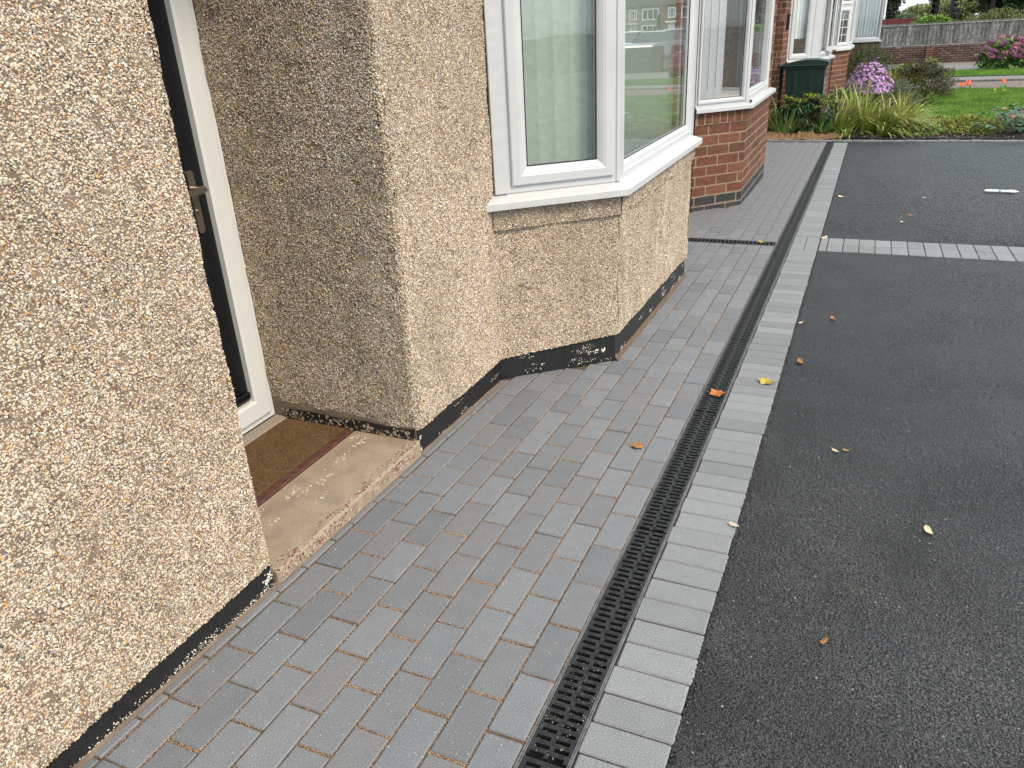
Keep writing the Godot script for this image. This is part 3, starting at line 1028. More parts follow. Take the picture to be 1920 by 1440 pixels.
# ---------------------------------------------------------------- the pebbledashed house
func make_house() -> void:
	var h := thing("pebbledash_house", "pebbledashed house with recessed dark front door and white bay window over a black plinth", "house")
	var wall := mb()
	wall.prism(PackedVector2Array([Vector2(-2.6, -6.0), Vector2(-1.136, -6.0), Vector2(-1.136, 0.245), Vector2(-2.6, 0.245)]), -0.3, 5.3)
	wall.prism(PackedVector2Array([Vector2(-2.6, 0.246), Vector2(-1.136, 0.246), Vector2(-1.136, 1.185), Vector2(-2.6, 1.185)]), 2.5, 5.3)
	wall.prism(PackedVector2Array([Vector2(-2.6, 1.186), Vector2(-1.136, 1.186), Vector2(-1.136, 2.03), Vector2(-2.6, 2.03)]), -0.3, 5.3)
	wall.prism(PackedVector2Array([Vector2(-2.6, 2.031), Vector2(-1.136, 2.031), Vector2(-1.136, 4.699), Vector2(-2.6, 4.699)]), 2.62, 5.3)
	wall.prism(PackedVector2Array([Vector2(-2.6, 4.7), Vector2(-1.136, 4.7), Vector2(-1.136, 5.6), Vector2(-2.6, 5.6)]), -0.3, 5.3)
	var w := obj("front_wall", wall.mesh(), M.render, h)
	pebble_face(frame(-1.113, -1.25, 0, 1), 0.0, 1.483, 0.091, 2.2, 0.091, w, 1.0)
	pebble_face(frame(-1.87, 1.183, 1, 0), 0.0, 0.741, 0.135, 2.2, 0.085, w, 2.0)
	pebble_face(frame(-1.129, 0.249, -1, 0), 0.0, 0.74, 0.085, 2.2, 0.135, w, 3.0, 0.009)
	pebble_face(frame(-1.113, 1.199, 0, 1), 0.0, 0.845, 0.09, 2.2, 0.07, w, 4.0)
	pebble_corner(Vector2(-1.113, 0.249), Vector2(1, 0), Vector2(0, 1), 0.016, 0.091, 2.2, w, 1.5)
	pebble_corner(Vector2(-1.113, 1.183), Vector2(0, -1), Vector2(1, 0), 0.016, 0.09, 2.2, w, 2.5)
	# smooth cement fillet and worn black paint at the foot of the porch cheek
	var fil := mb(frame(-1.87, 1.186, 1, 0))
	fil.quad(fil.tr * Vector3(0, 0.04, 0.0), fil.tr * Vector3(0.75, 0.02, 0.0), fil.tr * Vector3(0.75, 0.095, 0.009), fil.tr * Vector3(0, 0.145, 0.009), fil.tr.basis.z)
	obj("cement_fillet", fil.mesh(), M.render, w)
	var pl := mb(frame(-1.87, 1.1745, 1, 0))
	pl.plate(PackedVector2Array([Vector2(0.06, 0.03), Vector2(0.74, 0.03), Vector2(0.745, 0.094), Vector2(0.6, 0.088), Vector2(0.5, 0.096), Vector2(0.36, 0.089), Vector2(0.2, 0.098), Vector2(0.07, 0.092)]), 0.0, 0.006)
	var plo := obj("cheek_plinth", pl.mesh(), M.plinth, w)
	flakes("paint_flakes", frame(-1.87, 1.168, 1, 0), 240, 0.06, 0.745, 0.045, 0.094, [Color(0.32, 0.25, 0.18), Color(0.42, 0.36, 0.28), Color(0.2, 0.15, 0.1)], plo, 0.7, 0.009)
	# plinth
	var A := Vector2(-1.13, 2.03)
	var B := Vector2(-0.632, 2.474)
	var C := Vector2(-0.632, 4.255)
	var D := Vector2(-1.13, 4.70)
	var p := mb()
	p.prism(PackedVector2Array([Vector2(-1.3, -6.0), Vector2(-1.122, -6.0), Vector2(-1.122, 0.247), Vector2(-1.3, 0.247)]), -0.25, 0.1)
	p.prism(PackedVector2Array([Vector2(-1.3, 1.192), Vector2(-1.122, 1.192), Vector2(-1.122, 2.03), Vector2(-1.3, 2.03)]), -0.25, 0.095)
	var o := bay_outline(A, B, C, D, -0.012)
	var ys := [0.085, 0.115, 0.07, 0.06]
	for k in 3:
		var n := Vector3((o[k + 1] - o[k]).y, 0, (o[k + 1] - o[k]).x).normalized()
		p.quad(pt(o[k].x, -0.25, o[k].y), pt(o[k + 1].x, -0.25, o[k + 1].y), pt(o[k + 1].x, ys[k + 1], o[k + 1].y), pt(o[k].x, ys[k], o[k].y), n)
	var po := obj("plinth", p.mesh(), M.plinth, h)
	var cream := [Color(0.72, 0.68, 0.56), Color(0.66, 0.6, 0.46), Color(0.75, 0.73, 0.66)]
	flakes("paint_flakes", frame(-1.1215, -1.2, 0, 1), 1000, 0.0, 1.445, 0.0, 0.032, cream, po, 2.2, 0.003)
	flakes("paint_flakes", frame(-1.1215, -1.2, 0, 1), 70, 1.40, 1.446, 0.0, 0.085, cream, po, 1.0, 0.005)
	flakes("paint_flakes", frame(-1.1215, 1.2, 0, 1), 90, 0.0, 0.83, -0.05, 0.05, cream, po, 1.5, 0.004)
	flakes("paint_flakes", frame(-1.1215, 1.192, 0, 1), 60, 0.0, 0.02, -0.03, 0.056, cream, po, 1.0, 0.007)
	var ang := vframe(A, B, 0.0115)
	var front := vframe(B, C, 0.0115)
	flakes("paint_flakes", ang, 120, 0.02, 0.66, -0.05, 0.09, cream, po, 2.0, 0.004)
	flakes("paint_flakes", ang, 45, 0.5, 0.6, 0.002, 0.025, cream, po, 1.0, 0.008)
	flakes("paint_flakes", front, 240, 0.0, 1.77, -0.09, 0.03, cream, po, 1.4, 0.005)
	var seat := mb()
	seat.prism(PackedVector2Array([Vector2(-1.13, -1.6), Vector2(-1.107, -1.6), Vector2(-1.107, 2.03), Vector2(-1.13, 2.03)]), -0.2, 0.003, SLOPE)
	obj("mortar_strip", seat.mesh(), M.render, h)
	var sandy := mb()
	var q0 := bay_outline(A, B, C, D, 0.008)
	for k in range(1, 2):
		sandy.quad(pt(q0[k].x, -SLOPE * q0[k].y + 0.002, q0[k].y), pt(q0[k + 1].x, -SLOPE * q0[k + 1].y + 0.002, q0[k + 1].y), pt(o[k + 1].x, -SLOPE * o[k + 1].y + 0.02, o[k + 1].y), pt(o[k].x, -SLOPE * o[k].y + 0.02, o[k].y), Vector3.UP)
	obj("sand_fillet", sandy.mesh(), M.jointsand, h)
	# bay
	var bay := obj("bay_wall", bay_solid(A, B, C, D, -0.018, -0.2, 0.837), M.render, h)
	var fa := vframe(A, B)
	var ff := vframe(B, C)
	var fd := vframe(C, D)
	var la := (B - A).length()
	var lf := (C - B).length()
	pebble_face(fa, 0.012, la - 0.003, 0.068, 0.742, 0.1, bay, 5.0)
	pebble_face(ff, 0.003, lf - 0.003, 0.098, 0.742, 0.052, bay, 6.0, 0.006)
	pebble_face(fd, 0.0, la, 0.032, 0.742, 0.03, bay, 7.0, 0.0075)
	var na := Vector2((B - A).normalized().y, -(B - A).normalized().x)
	var nd := Vector2((D - C).normalized().y, -(D - C).normalized().x)
	pebble_corner(B, na, Vector2(1, 0), 0.018, 0.098, 0.742, bay, 5.5)
	pebble_corner(C, Vector2(1, 0), nd, 0.018, 0.055, 0.742, bay, 6.5)
	var band := obj("render_band", bay_solid(A, B, C, D, 0.017, 0.738, 0.836), M.render, h)
	var ob := bay_outline(A, B, C, D, 0.018)
	for k in 3:
		pebble_face(vframe(ob[k], ob[k + 1]), 0.012 if k == 0 else 0.0, (ob[k + 1] - ob[k]).length(), 0.736, 0.836, 0.736 + (0.004 if k == 0 else 0.0), band, 8.0 + k, 0.0066)
	pebble_corner(ob[1], na, Vector2(1, 0), 0.012, 0.738, 0.836, band, 8.5)
	pebble_corner(ob[2], Vector2(1, 0), nd, 0.012, 0.738, 0.836, band, 9.5)
	var sill := obj("window_sill", sill_mesh(A, B, C, D, 0.066, 0.838, 0.872, 0.899), M.upvc_old, h)
	# head above the windows, canopy
	obj("bay_head", bay_solid(A, B, C, D, 0.0, 2.2, 2.42), M.upvc, h)
	obj("bay_canopy", bay_solid(A, B, C, D, 0.28, 2.421, 2.6, -1.3), M.roof, h)
	# windows
	var wa := group_node("window", h)
	var filler := mb(fa)
	filler.box(Vector3(0.032, 0.9, -0.03), Vector3(0.0985, 2.2, 0.012), 0.003)
	obj("filler_strip", filler.mesh(), M.upvc_old, wa)
	casement(wa, fa, 0.1, 0.656, 0.899, 2.2)
	var wf := group_node("window", h)
	fixed_light(wf, ff, 0.056, 1.752, 0.885, 2.2)
	var wd := group_node("window", h)
	casement(wd, fd, 0.011, la - 0.1, 0.899, 2.2)
	var fl2 := mb(fd)
	fl2.box(Vector3(la - 0.0985, 0.9, -0.03), Vector3(la - 0.03, 2.2, 0.012), 0.003)
	obj("filler_strip", fl2.mesh(), M.upvc_old, wd)
	var post := mb()
	var n1 := (B - A).normalized()
	var bo := bay_outline(A, B, C, D, 0.006)
	post.prism(PackedVector2Array([bo[1] - n1 * 0.012, bo[1], bo[1] + Vector2(0, 0.036), Vector2(B.x - 0.07, B.y + 0.05), Vector2(B.x - 0.07, B.y)]), 0.9, 2.2)
	obj("corner_post", post.mesh(), M.upvc, h)
	var post2 := mb()
	post2.prism(PackedVector2Array([Vector2(bo[2].x, bo[2].y - 0.03), bo[2], Vector2(C.x - 0.07, C.y), Vector2(C.x - 0.07, C.y - 0.05)]), 0.9, 2.2)
	obj("corner_post", post2.mesh(), M.upvc, h)
	room(h, -2.55, -1.42, 2.04, 4.69, 0.2, 2.4)
	var board := bay_solid(A, B, C, D, -0.075, 0.838, 0.86, -1.42)
	obj("window_board", board, M.white, h)
	vertical_blind("pale green vertical blind behind the opening pane of the pebbledashed bay", fa, 0.12, 0.60, 0.93, 2.15, -0.085, 0.0915, -0.1, M.blind)
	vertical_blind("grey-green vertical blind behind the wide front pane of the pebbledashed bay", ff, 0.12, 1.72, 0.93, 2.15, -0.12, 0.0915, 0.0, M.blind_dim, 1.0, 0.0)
	# front door in the porch recess
	var fx := frame(-1.862, 0.262, 0, 1)
	var door := group_node("door", h)
	var df := mb(fx)
	df.mitred(0.0, 0.918, 0.052, 2.13, PackedVector2Array([Vector2(0, -0.07), Vector2(0, -0.012), Vector2(0.03, -0.012), Vector2(0.034, 0.006), Vector2(0.04, 0.008), Vector2(0.11, 0.008), Vector2(0.122, 0.002), Vector2(0.124, -0.03)]))
	obj("door_frame", df.mesh(), M.door_frame, door)
	var fan := mb(fx)
	fan.box(Vector3(0.0, 2.131, -0.08), Vector3(0.918, 2.5, -0.03))
	obj("top_panel", fan.mesh(), M.door_frame, door)
	var sl := mb(fx)
	sl.box(Vector3(0.12, 0.165, -0.07), Vector3(0.798, 2.0, -0.022), 0.002)
	sl.mitred(0.20, 0.72, 0.26, 0.95, PackedVector2Array([Vector2(0, -0.022), Vector2(0.012, -0.014), Vector2(0.03, -0.018), Vector2(0.045, -0.022), Vector2(0.075, -0.015)]))
	sl.mitred(0.20, 0.72, 1.25, 1.9, PackedVector2Array([Vector2(0, -0.022), Vector2(0.012, -0.014), Vector2(0.03, -0.018), Vector2(0.045, -0.022), Vector2(0.075, -0.015)]))
	obj("door_leaf", sl.mesh(), M.door, door)
	var weather := mb(fx)
	weather.box(Vector3(0.13, 0.19, -0.022), Vector3(0.79, 0.225, 0.0), 0.008)
	obj("weather_bar", weather.mesh(), M.door, door)
	var hd := group_node("handle", door)
	var plate := PackedVector2Array()
	for k in 12:
		var a := PI * k / 11.0
		plate.append(Vector2(0.731 + 0.0165 * cos(a), 1.157 + 0.0165 * sin(a)))
	for k in 12:
		var a := PI + PI * k / 11.0
		plate.append(Vector2(0.731 + 0.0165 * cos(a), 0.95 + 0.0165 * sin(a)))
	var hp := mb(fx)
	hp.plate(plate, -0.021, -0.013)
	obj("back_plate", hp.mesh(), M.chrome, hd)
	var lv := mb(fx)
	lv.tube(PackedVector3Array([Vector3(0.733, 1.107, -0.014), Vector3(0.734, 1.107, 0.03), Vector3(0.736, 1.106, 0.04)]), 0.009, 0.009, 10)
	var lp := PackedVector2Array()
	for k in 14:
		var a := TAU * k / 14.0
		lp.append(Vector2(0.680 + 0.068 * cos(a), 1.101 + 0.0115 * sin(a) * (1.0 + 0.25 * cos(a))))
	lv.plate(lp, 0.032, 0.044)
	obj("lever", lv.mesh(), M.chrome, hd)
	var key := mb(fx)
	key.tube(PackedVector3Array([Vector3(0.731, 1.02, -0.014), Vector3(0.731, 1.02, -0.006)]), 0.0085, 0.008, 12)
	obj("key_cylinder", key.mesh(), M.chrome, hd)
	# doorstep
	var st := mb()
	st.box(pt(-1.436, -0.2, 0.262), pt(-1.108, 0.043, 1.186), 0.009)
	var step := obj("doorstep", st.mesh(), M.concrete, h)
	var inner := mb()
	inner.box(pt(-1.87, -0.2, 0.262), pt(-1.437, 0.036, 1.186))
	inner.box(pt(-1.475, 0.03, 0.262), pt(-1.4365, 0.0465, 1.186), 0.004)
	obj("painted_edge", inner.mesh(), M.redpaint, step)
	var up := Transform3D(Basis(Vector3(0, 0, -1), Vector3(-1, 0, 0), Vector3(0, 1, 0)), pt(-1.108, 0.0434, 0.262))
	flakes("paint_flakes", up, 150, 0.0, 0.9, 0.04, 0.3, [Color(0.62, 0.56, 0.43), Color(0.55, 0.48, 0.36)], step, 0.35, 0.007)
	flakes("paint_flakes", up, 480, 0.0, 0.915, 0.002, 0.045, [Color(0.22, 0.075, 0.07), Color(0.19, 0.06, 0.055), Color(0.45, 0.40, 0.31), Color(0.30, 0.31, 0.2)], step, 1.6, 0.006)
	var riser := frame(-1.1075, 0.262, 0, 1)
	flakes("paint_flakes", riser, 800, 0.0, 0.915, -0.01, 0.036, [Color(0.22, 0.08, 0.075), Color(0.5, 0.44, 0.34), Color(0.42, 0.34, 0.25), Color(0.2, 0.065, 0.06), Color(0.34, 0.33, 0.24)], step, 0.8, 0.006)
	flakes("paint_flakes", riser, 24, 0.0, 0.035, 0.01, 0.035, [Color(0.2, 0.42, 0.26)], step, 0.8, 0.009)
	var matt := thing("doormat", "brown coir doormat laid in the porch in front of the dark door", "doormat")
	var dm := mb()
	dm.box(pt(-1.80, 0.037, 0.266), pt(-1.478, 0.046, 1.172), 0.003)
	obj("backing", dm.mesh(), M.coir, matt)
	var where: Array[Transform3D] = []
	var tint := PackedColorArray()
	for i in 26000:
		var b := Basis.from_euler(Vector3(rng.randfn(0.0, 0.5), rnd(0, TAU), rng.randfn(0.0, 0.5))).scaled_local(Vector3(0.0007, rnd(0.004, 0.008), 0.0007))
		where.append(Transform3D(b, pt(rnd(-1.80, -1.479), 0.046, rnd(0.268, 1.17))))
		var f := rnd(0.6, 1.3)
		tint.append(Color(0.22 * f, 0.125 * f, 0.05 * f))
	copies("coir_pile", chip_mesh(2), M.stone_chip, where, tint, matt)
	# threshold trim below the door frame
	var th := mb()
	th.box(pt(-1.87, 0.0, 0.264), pt(-1.802, 0.05, 1.182), 0.004)
	obj("threshold", th.mesh(), M.beige, h)
	pitched_roof(h, -0.7, -6.0, 5.6, 5.3)

# ---------------------------------------------------------------- the brick houses
func make_brick_house() -> void:
	var h := thing("brick_house", "red brick house with white-framed brick bay standing on two courses of blue brick", "house")
	var A := Vector2(-1.09, 6.68)
	var B := Vector2(-0.665, 7.15)
	var C := Vector2(-0.665, 9.08)
	var D := Vector2(-1.09, 9.55)
	var wall := mb()
	wall.prism(PackedVector2Array([Vector2(-2.6, 5.602), Vector2(-1.11, 5.602), Vector2(-1.11, 6.68), Vector2(-2.6, 6.68)]), -0.5, 5.3)
	wall.prism(PackedVector2Array([Vector2(-2.6, 6.681), Vector2(-1.11, 6.681), Vector2(-1.11, 9.549), Vector2(-2.6, 9.549)]), 2.6, 5.3)
	wall.prism(PackedVector2Array([Vector2(-2.6, 9.55), Vector2(-1.11, 9.55), Vector2(-1.11, 12.6), Vector2(-2.6, 12.6)]), -0.5, 5.3)
	var w := obj("front_wall", wall.mesh(), M.mortar, h)
	brick_wall(w, frame(-1.1, 5.62, 0, 1), 0.0, 1.06, -0.3, 22, 0.0985, 0.266, 0.1, M.bricks.slice(0, 5), M.mortar, "brick", true)
	brick_wall(w, frame(-1.1, 9.56, 0, 1), 0.0, 3.03, -0.35, 22, 0.0985, 0.266, 0.1, M.bricks.slice(0, 5), M.mortar, "brick", true)
	var bay := obj("bay_wall", bay_solid(A, B, C, D, -0.02, -0.5, 0.79), M.mortar, h)
	var fa := vframe(A, B)
	var ff := vframe(B, C)
	var fd := vframe(C, D)
	var la := (B - A).length()
	var lf := (C - B).length()
	brick_wall(bay, fa, 0.0, la, -0.318, 10, 0.0993, 0.266, 0.045, M.bricks, M.mortar, "brick", false, 3)
	brick_wall(bay, ff, 0.0, lf, -0.318, 10, 0.0993, 0.266, 0.11, M.bricks, M.mortar, "brick", false, 3)
	brick_wall(bay, fd, 0.0, la, -0.318, 10, 0.0993, 0.266, 0.11, M.bricks.slice(0, 5), M.mortar, "brick", true)
	# bricks on edge under the sill
	var oo := bay_outline(A, B, C, D, 0.014)
	for k in 3:
		brick_wall(bay, vframe(oo[k], oo[k + 1]), 0.0, (oo[k + 1] - oo[k]).length(), 0.677, 1, 0.117, 0.091, 0.03, M.bricks, M.mortar, "brick", k == 2)
	obj("window_sill", sill_mesh(A, B, C, D, 0.062, 0.797, 0.834, 0.853), M.upvc, h)
	brick_wall(bay, ff, lf - 0.15, lf, 0.853, 14, 0.0985, 0.266, 0.02, M.bricks, M.mortar, "brick", false, 0, 0.1)
	var wa := group_node("window", h)
	casement(wa, vframe(A, B, 0.004), 0.0, 0.61, 0.838, 2.2, 0.017, 0.042)
	var wf := group_node("window", h)
	fixed_light(wf, vframe(B, C, 0.012), 0.03, lf - 0.151, 0.853, 2.2, 0.105)
	var ko := mb(vframe(B, C, 0.012))
	ko.box(Vector3(1.39, 0.95, -0.05), Vector3(1.45, 2.12, 0.0), 0.004)
	obj("mullion", ko.mesh(), M.upvc, wf)
	var wd := group_node("window", h)
	casement(wd, vframe(C, D, 0.004), 0.02, la, 0.838, 2.2)
	var post := mb()
	var bo := bay_outline(A, B, C, D, 0.004)
	var n1 := (B - A).normalized()
	post.prism(PackedVector2Array([bo[1] - n1 * 0.03, bo[1], bo[1] + Vector2(0, 0.035), Vector2(B.x - 0.07, B.y + 0.03), Vector2(B.x - 0.07, B.y)]), 0.85, 2.2)
	obj("corner_post", post.mesh(), M.upvc, h)
	var vent := mb(vframe(B, C, -0.03))
	vent.box(Vector3(-0.02, 0.85, -0.012), Vector3(0.012, 0.872, 0.012), 0.003)
	obj("window_stay", vent.mesh(), M.iron, h)
	obj("bay_head", bay_solid(A, B, C, D, 0.0, 2.2, 2.42), M.upvc, h)
	obj("bay_canopy", bay_solid(A, B, C, D, 0.28, 2.421, 2.6, -1.3), M.roof, h)
	room(h, -2.55, -1.42, 6.69, 9.54, 0.2, 2.4)
	obj("window_board", bay_solid(A, B, C, D, -0.075, 0.80, 0.83, -1.42), M.white, h)
	vertical_blind("grey vertical blind with dark gaps behind the narrow pane of the brick bay", vframe(A, B), 0.0, 0.40, 0.93, 2.15, -0.06, 0.084, 0.0, M.blind_grey, 1.07)
	vertical_blind("pale vertical blind drawn to the far side behind the wide pane of the brick bay", vframe(B, C), 1.2, 1.6, 0.95, 2.15, -0.1, 0.0915, 1.1, M.blind_grey)
	pitched_roof(h, -0.7, 5.61, 12.6, 5.3)

	# the next house along, behind the bin
	var g := thing("brick_house", "red brick house behind the green bin, its white bay with net-curtained panes", "house")
	var a := Vector2(-1.055, 14.93)
	var b := Vector2(-0.53, 15.35)
	var c := Vector2(-0.38, 16.95)
	var d := Vector2(-0.9, 17.6)
	var gw := mb()
	gw.prism(PackedVector2Array([Vector2(-3.0, 14.21), Vector2(-1.09, 14.21), Vector2(-1.07, 14.93), Vector2(-3.0, 14.93)]), -0.5, 5.3)
	gw.prism(PackedVector2Array([Vector2(-3.0, 14.931), Vector2(-1.07, 14.931), Vector2(-0.9, 17.6), Vector2(-3.0, 17.6)]), 2.6, 5.3)
	gw.prism(PackedVector2Array([Vector2(-3.0, 17.601), Vector2(-0.9, 17.601), Vector2(-0.75, 18.2), Vector2(-3.0, 18.2)]), -0.5, 5.3)
	var gwo := obj("front_wall", gw.mesh(), M.mortar, g)
	brick_wall(gwo, frame(-1.6, 14.2, 1, 0), 0.0, 0.52, -0.3, 24, 0.0985, 0.266, 0.05, M.bricks, M.mortar)
	brick_wall(gwo, frame(-1.08, 14.2, 0.03, 1), 0.0, 0.73, -0.3, 24, 0.0985, 0.266, 0.15, M.bricks, M.mortar)
	var br := mb(frame(-1.08, 14.2, 0.03, 1))
	br.box(Vector3(0.25, 1.42, 0.0), Vector3(0.3, 1.68, 0.05), 0.004)
	br.box(Vector3(0.3, 1.64, 0.01), Vector3(0.5, 1.67, 0.04), 0.004)
	obj("wall_bracket", br.mesh(), M.iron, g)
	var gb := obj("bay_wall", bay_solid(a, b, c, d, -0.02, -0.5, 0.82, -1.6), M.mortar, g)
	brick_wall(gb, vframe(a, b), 0.0, (b - a).length(), -0.32, 11, 0.1, 0.266, 0.05, M.bricks, M.mortar)
	brick_wall(gb, vframe(b, c), 0.0, (c - b).length(), -0.32, 11, 0.1, 0.266, 0.1, M.bricks, M.mortar)
	brick_wall(gb, vframe(c, d), 0.0, (d - c).length(), -0.32, 11, 0.1, 0.266, 0.1, M.bricks.slice(0, 5), M.mortar, "brick", true)
	obj("window_sill", sill_mesh(a, b, c, d, 0.07, 0.83, 0.87, 0.90), M.upvc, g)
	var w1 := group_node("window", g)
	var lab := (b - a).length()
	casement(w1, vframe(a, b), -0.02, lab * 0.75, 0.88, 2.2, 0.05, 0.09)
	var w1p := mb(vframe(a, b))
	w1p.box(Vector3(lab * 0.75 + 0.002, 0.9, -0.05), Vector3(lab, 2.2, 0.006), 0.004)
	obj("corner_post", w1p.mesh(), M.upvc, w1)
	var w2 := group_node("window", g)
	var lcb := (c - b).length()
	casement(w2, vframe(b, c), 0.02, lcb * 0.5, 0.9, 2.2, 0.02, 0.07)
	casement(w2, vframe(b, c), lcb * 0.5 + 0.004, lcb - 0.02, 0.9, 2.2, 0.02, 0.07)
	var open := mb(frame(b.x + 0.16 * 0.35, b.y + 0.62, 0.3, 0.95))
	open.mitred(0.0, 0.6, 1.0, 2.1, PackedVector2Array([Vector2(0, 0), Vector2(0, 0.04), Vector2(0.07, 0.04), Vector2(0.07, 0.0)]))
	obj("open_sash", open.mesh(), M.upvc, w2)
	var w3 := group_node("window", g)
	casement(w3, vframe(c, d), 0.02, (d - c).length() - 0.05, 0.9, 2.2, 0.02, 0.08)
	obj("bay_head", bay_solid(a, b, c, d, 0.0, 2.2, 2.42, -1.6), M.upvc, g)
	obj("bay_canopy", bay_solid(a, b, c, d, 0.25, 2.421, 2.6, -1.3), M.roof, g)
	room(g, -2.9, -1.3, 15.0, 17.5, 0.2, 2.4)
	var net := thing("net_curtain", "pale net curtain gathered in folds behind the pane above the green bin", "curtain")
	net.transform = vframe(a, b)
	var nc := mb()
	for k in 24:
		var s := 0.1 + 0.021 * k
		nc.quad(Vector3(s, 1.25, -0.1 + 0.012 * sin(k * 1.7)), Vector3(s + 0.021, 1.25, -0.1 + 0.012 * sin((k + 1) * 1.7)), Vector3(s + 0.021, 2.15, -0.1 + 0.012 * sin((k + 1) * 1.7)), Vector3(s, 2.15, -0.1 + 0.012 * sin(k * 1.7)), Vector3.BACK)
	obj("cloth", nc.mesh(), M.net, net)
	pitched_roof(g, -0.6, 14.2, 18.2, 5.3)

	# third brick house: small-paned window
	var t := thing("brick_house", "red brick house beyond the bin with a small-paned white bay window", "house")
	a = Vector2(-0.40, 18.3)
	b = Vector2(-0.135, 18.9)
	c = Vector2(-0.10, 20.3)
	d = Vector2(-0.38, 20.9)
	var tw := mb()
	tw.prism(PackedVector2Array([Vector2(-3.0, 18.21), Vector2(-0.75, 18.21), Vector2(-0.42, 18.3), Vector2(-0.40, 20.9), Vector2(-3.0, 20.9)]), 2.5, 5.4)
	tw.prism(PackedVector2Array([Vector2(-3.0, 18.21), Vector2(-0.75, 18.21), Vector2(-0.46, 18.31), Vector2(-3.0, 18.31)]), -0.4, 2.5)
	var two := obj("front_wall", tw.mesh(), M.mortar, t)
	brick_wall(two, frame(-0.78, 18.2, 1, 0.3), 0.0, 0.4, -0.3, 13, 0.1, 0.266, 0.0, M.bricks, M.mortar)
	var tb := obj("bay_wall", bay_solid(a, b, c, d, -0.02, -0.4, 0.92, -1.5), M.mortar, t)
	brick_wall(tb, vframe(a, b), 0.0, (b - a).length(), -0.1, 10, 0.1, 0.266, 0.05, M.bricks, M.mortar, "brick", false, 2)
	brick_wall(tb, vframe(b, c), 0.0, (c - b).length(), -0.1, 10, 0.1, 0.266, 0.1, M.bricks, M.mortar, "brick", false, 2)
	obj("window_sill", sill_mesh(a, b, c, d, 0.06, 0.905, 0.955, 0.985), M.upvc, t)
	var tv := group_node("window", t)
	var fr := vframe(a, b)
	var lt := (b - a).length()
	casement(tv, fr, -0.04, lt - 0.06, 0.97, 1.78, 0.03, 0.07)
	casement(tv, fr, -0.04, lt - 0.06, 1.784, 2.3, 0.03, 0.07)
	var bars := mb(fr)
	for r in [[1.075, 1.66], [1.9, 2.2]]:
		bars.box(Vector3(lt * 0.5 - 0.06, r[0], -0.012), Vector3(lt * 0.5 - 0.04, r[1], 0.0), 0.003)
	for k in 3:
		bars.box(Vector3(0.06, 1.21 + 0.15 * k, -0.0125), Vector3(lt - 0.16, 1.225 + 0.15 * k, 0.0005), 0.003)
	obj("glazing_bar", bars.mesh(), M.upvc, tv)
	var tp := mb(fr)
	tp.box(Vector3(lt - 0.06, 0.97, -0.06), Vector3(lt + 0.01, 2.3, 0.004), 0.004)
	obj("corner_post", tp.mesh(), M.upvc, tv)
	var tf := group_node("window", t)
	fixed_light(tf, vframe(b, c), 0.02, (c - b).length() - 0.02, 0.97, 2.3)
	obj("bay_head", bay_solid(a, b, c, d, 0.0, 2.3, 2.499, -1.5), M.upvc, t)
	room(t, -2.9, -0.8, 18.4, 20.8, 0.2, 2.4)
	pitched_roof(t, -0.1, 18.2, 20.9, 5.4)

	# the stone-faced bay at the end
	var s := thing("stone_house", "house end with honey-coloured stone below a white window with draped curtains", "house")
	var sw := mb()
	sw.prism(PackedVector2Array([Vector2(-3.0, 21.0), Vector2(0.5, 21.0), Vector2(0.5, 23.5), Vector2(-3.0, 23.5)]), -0.4, 0.98)
	sw.prism(PackedVector2Array([Vector2(-3.0, 21.0), Vector2(0.5, 21.0), Vector2(0.5, 23.5), Vector2(-3.0, 23.5)]), 2.3, 5.4)
	sw.prism(PackedVector2Array([Vector2(-3.0, 21.0), Vector2(-0.15, 21.0), Vector2(-0.15, 23.5), Vector2(-3.0, 23.5)]), 0.985, 2.295)
	var swo := obj("front_wall", sw.mesh(), M.old_mortar, s)
	brick_wall(swo, frame(-0.2, 20.985, 1, 0), 0.0, 0.68, -0.25, 9, 0.135, 0.21, 0.07, M.stones, M.old_mortar, "stone", false, 0, 0.02, 0.009)
	var ss := mb()
	ss.box(pt(-0.2, 0.985, 20.9), pt(0.53, 1.025, 21.2), 0.006)
	obj("window_sill", ss.mesh(), M.upvc_old, s)
	var sv := group_node("window", s)
	fixed_light(sv, frame(-0.15, 21.02, 1, 0), 0.0, 0.64, 1.03, 2.295, 0.07)
	room(s, -0.15, 0.45, 23.0, 21.6, 1.0, 2.3)
	var sc := thing("curtain", "pale green draped curtain in the window over the honey-coloured stone", "curtain")
	sc.transform = frame(-0.15, 21.15, 1, 0)
	var cm := mb()
	for k in 40:
		var s0 := 0.05 + 0.0135 * k
		cm.quad(Vector3(s0, 1.05, 0.02 * sin(k * 1.3)), Vector3(s0 + 0.0135, 1.05, 0.02 * sin((k + 1) * 1.3)), Vector3(s0 + 0.0135, 2.29, 0.012 * sin((k + 1) * 0.9)), Vector3(s0, 2.29, 0.012 * sin(k * 0.9)), Vector3.BACK)
	obj("cloth", cm.mesh(), M.net, sc)
	pitched_roof(s, 0.8, 20.95, 23.5, 5.4)

# ---------------------------------------------------------------- plants
func jitter(c: Color, f := 0.18) -> Color:
	var k := rnd(1.0 - f, 1.0 + f)
	return Color(c.r * k * rnd(0.92, 1.08), c.g * k, c.b * k * rnd(0.85, 1.15))

func grass_clump(m: MB, at: Vector3, n: int, length: float, width: float, lean: Vector3, spread: float, droop: float, col: Color, tip: Color, foot := 0.12) -> void:
	for i in n:
		var a := rnd(0, TAU)
		var r := foot * sqrt(rng.randf())
		var out := Vector3(cos(a), 0, sin(a))
		var dir := Vector3.UP + lean * rnd(0.4, 1.3) + out * spread * rnd(0.15, 1.0)
		m.blade(at + out * r, dir, length * rnd(0.5, 1.15), width * rnd(0.7, 1.3), droop * rnd(0.5, 1.6), jitter(col), jitter(tip, 0.3))

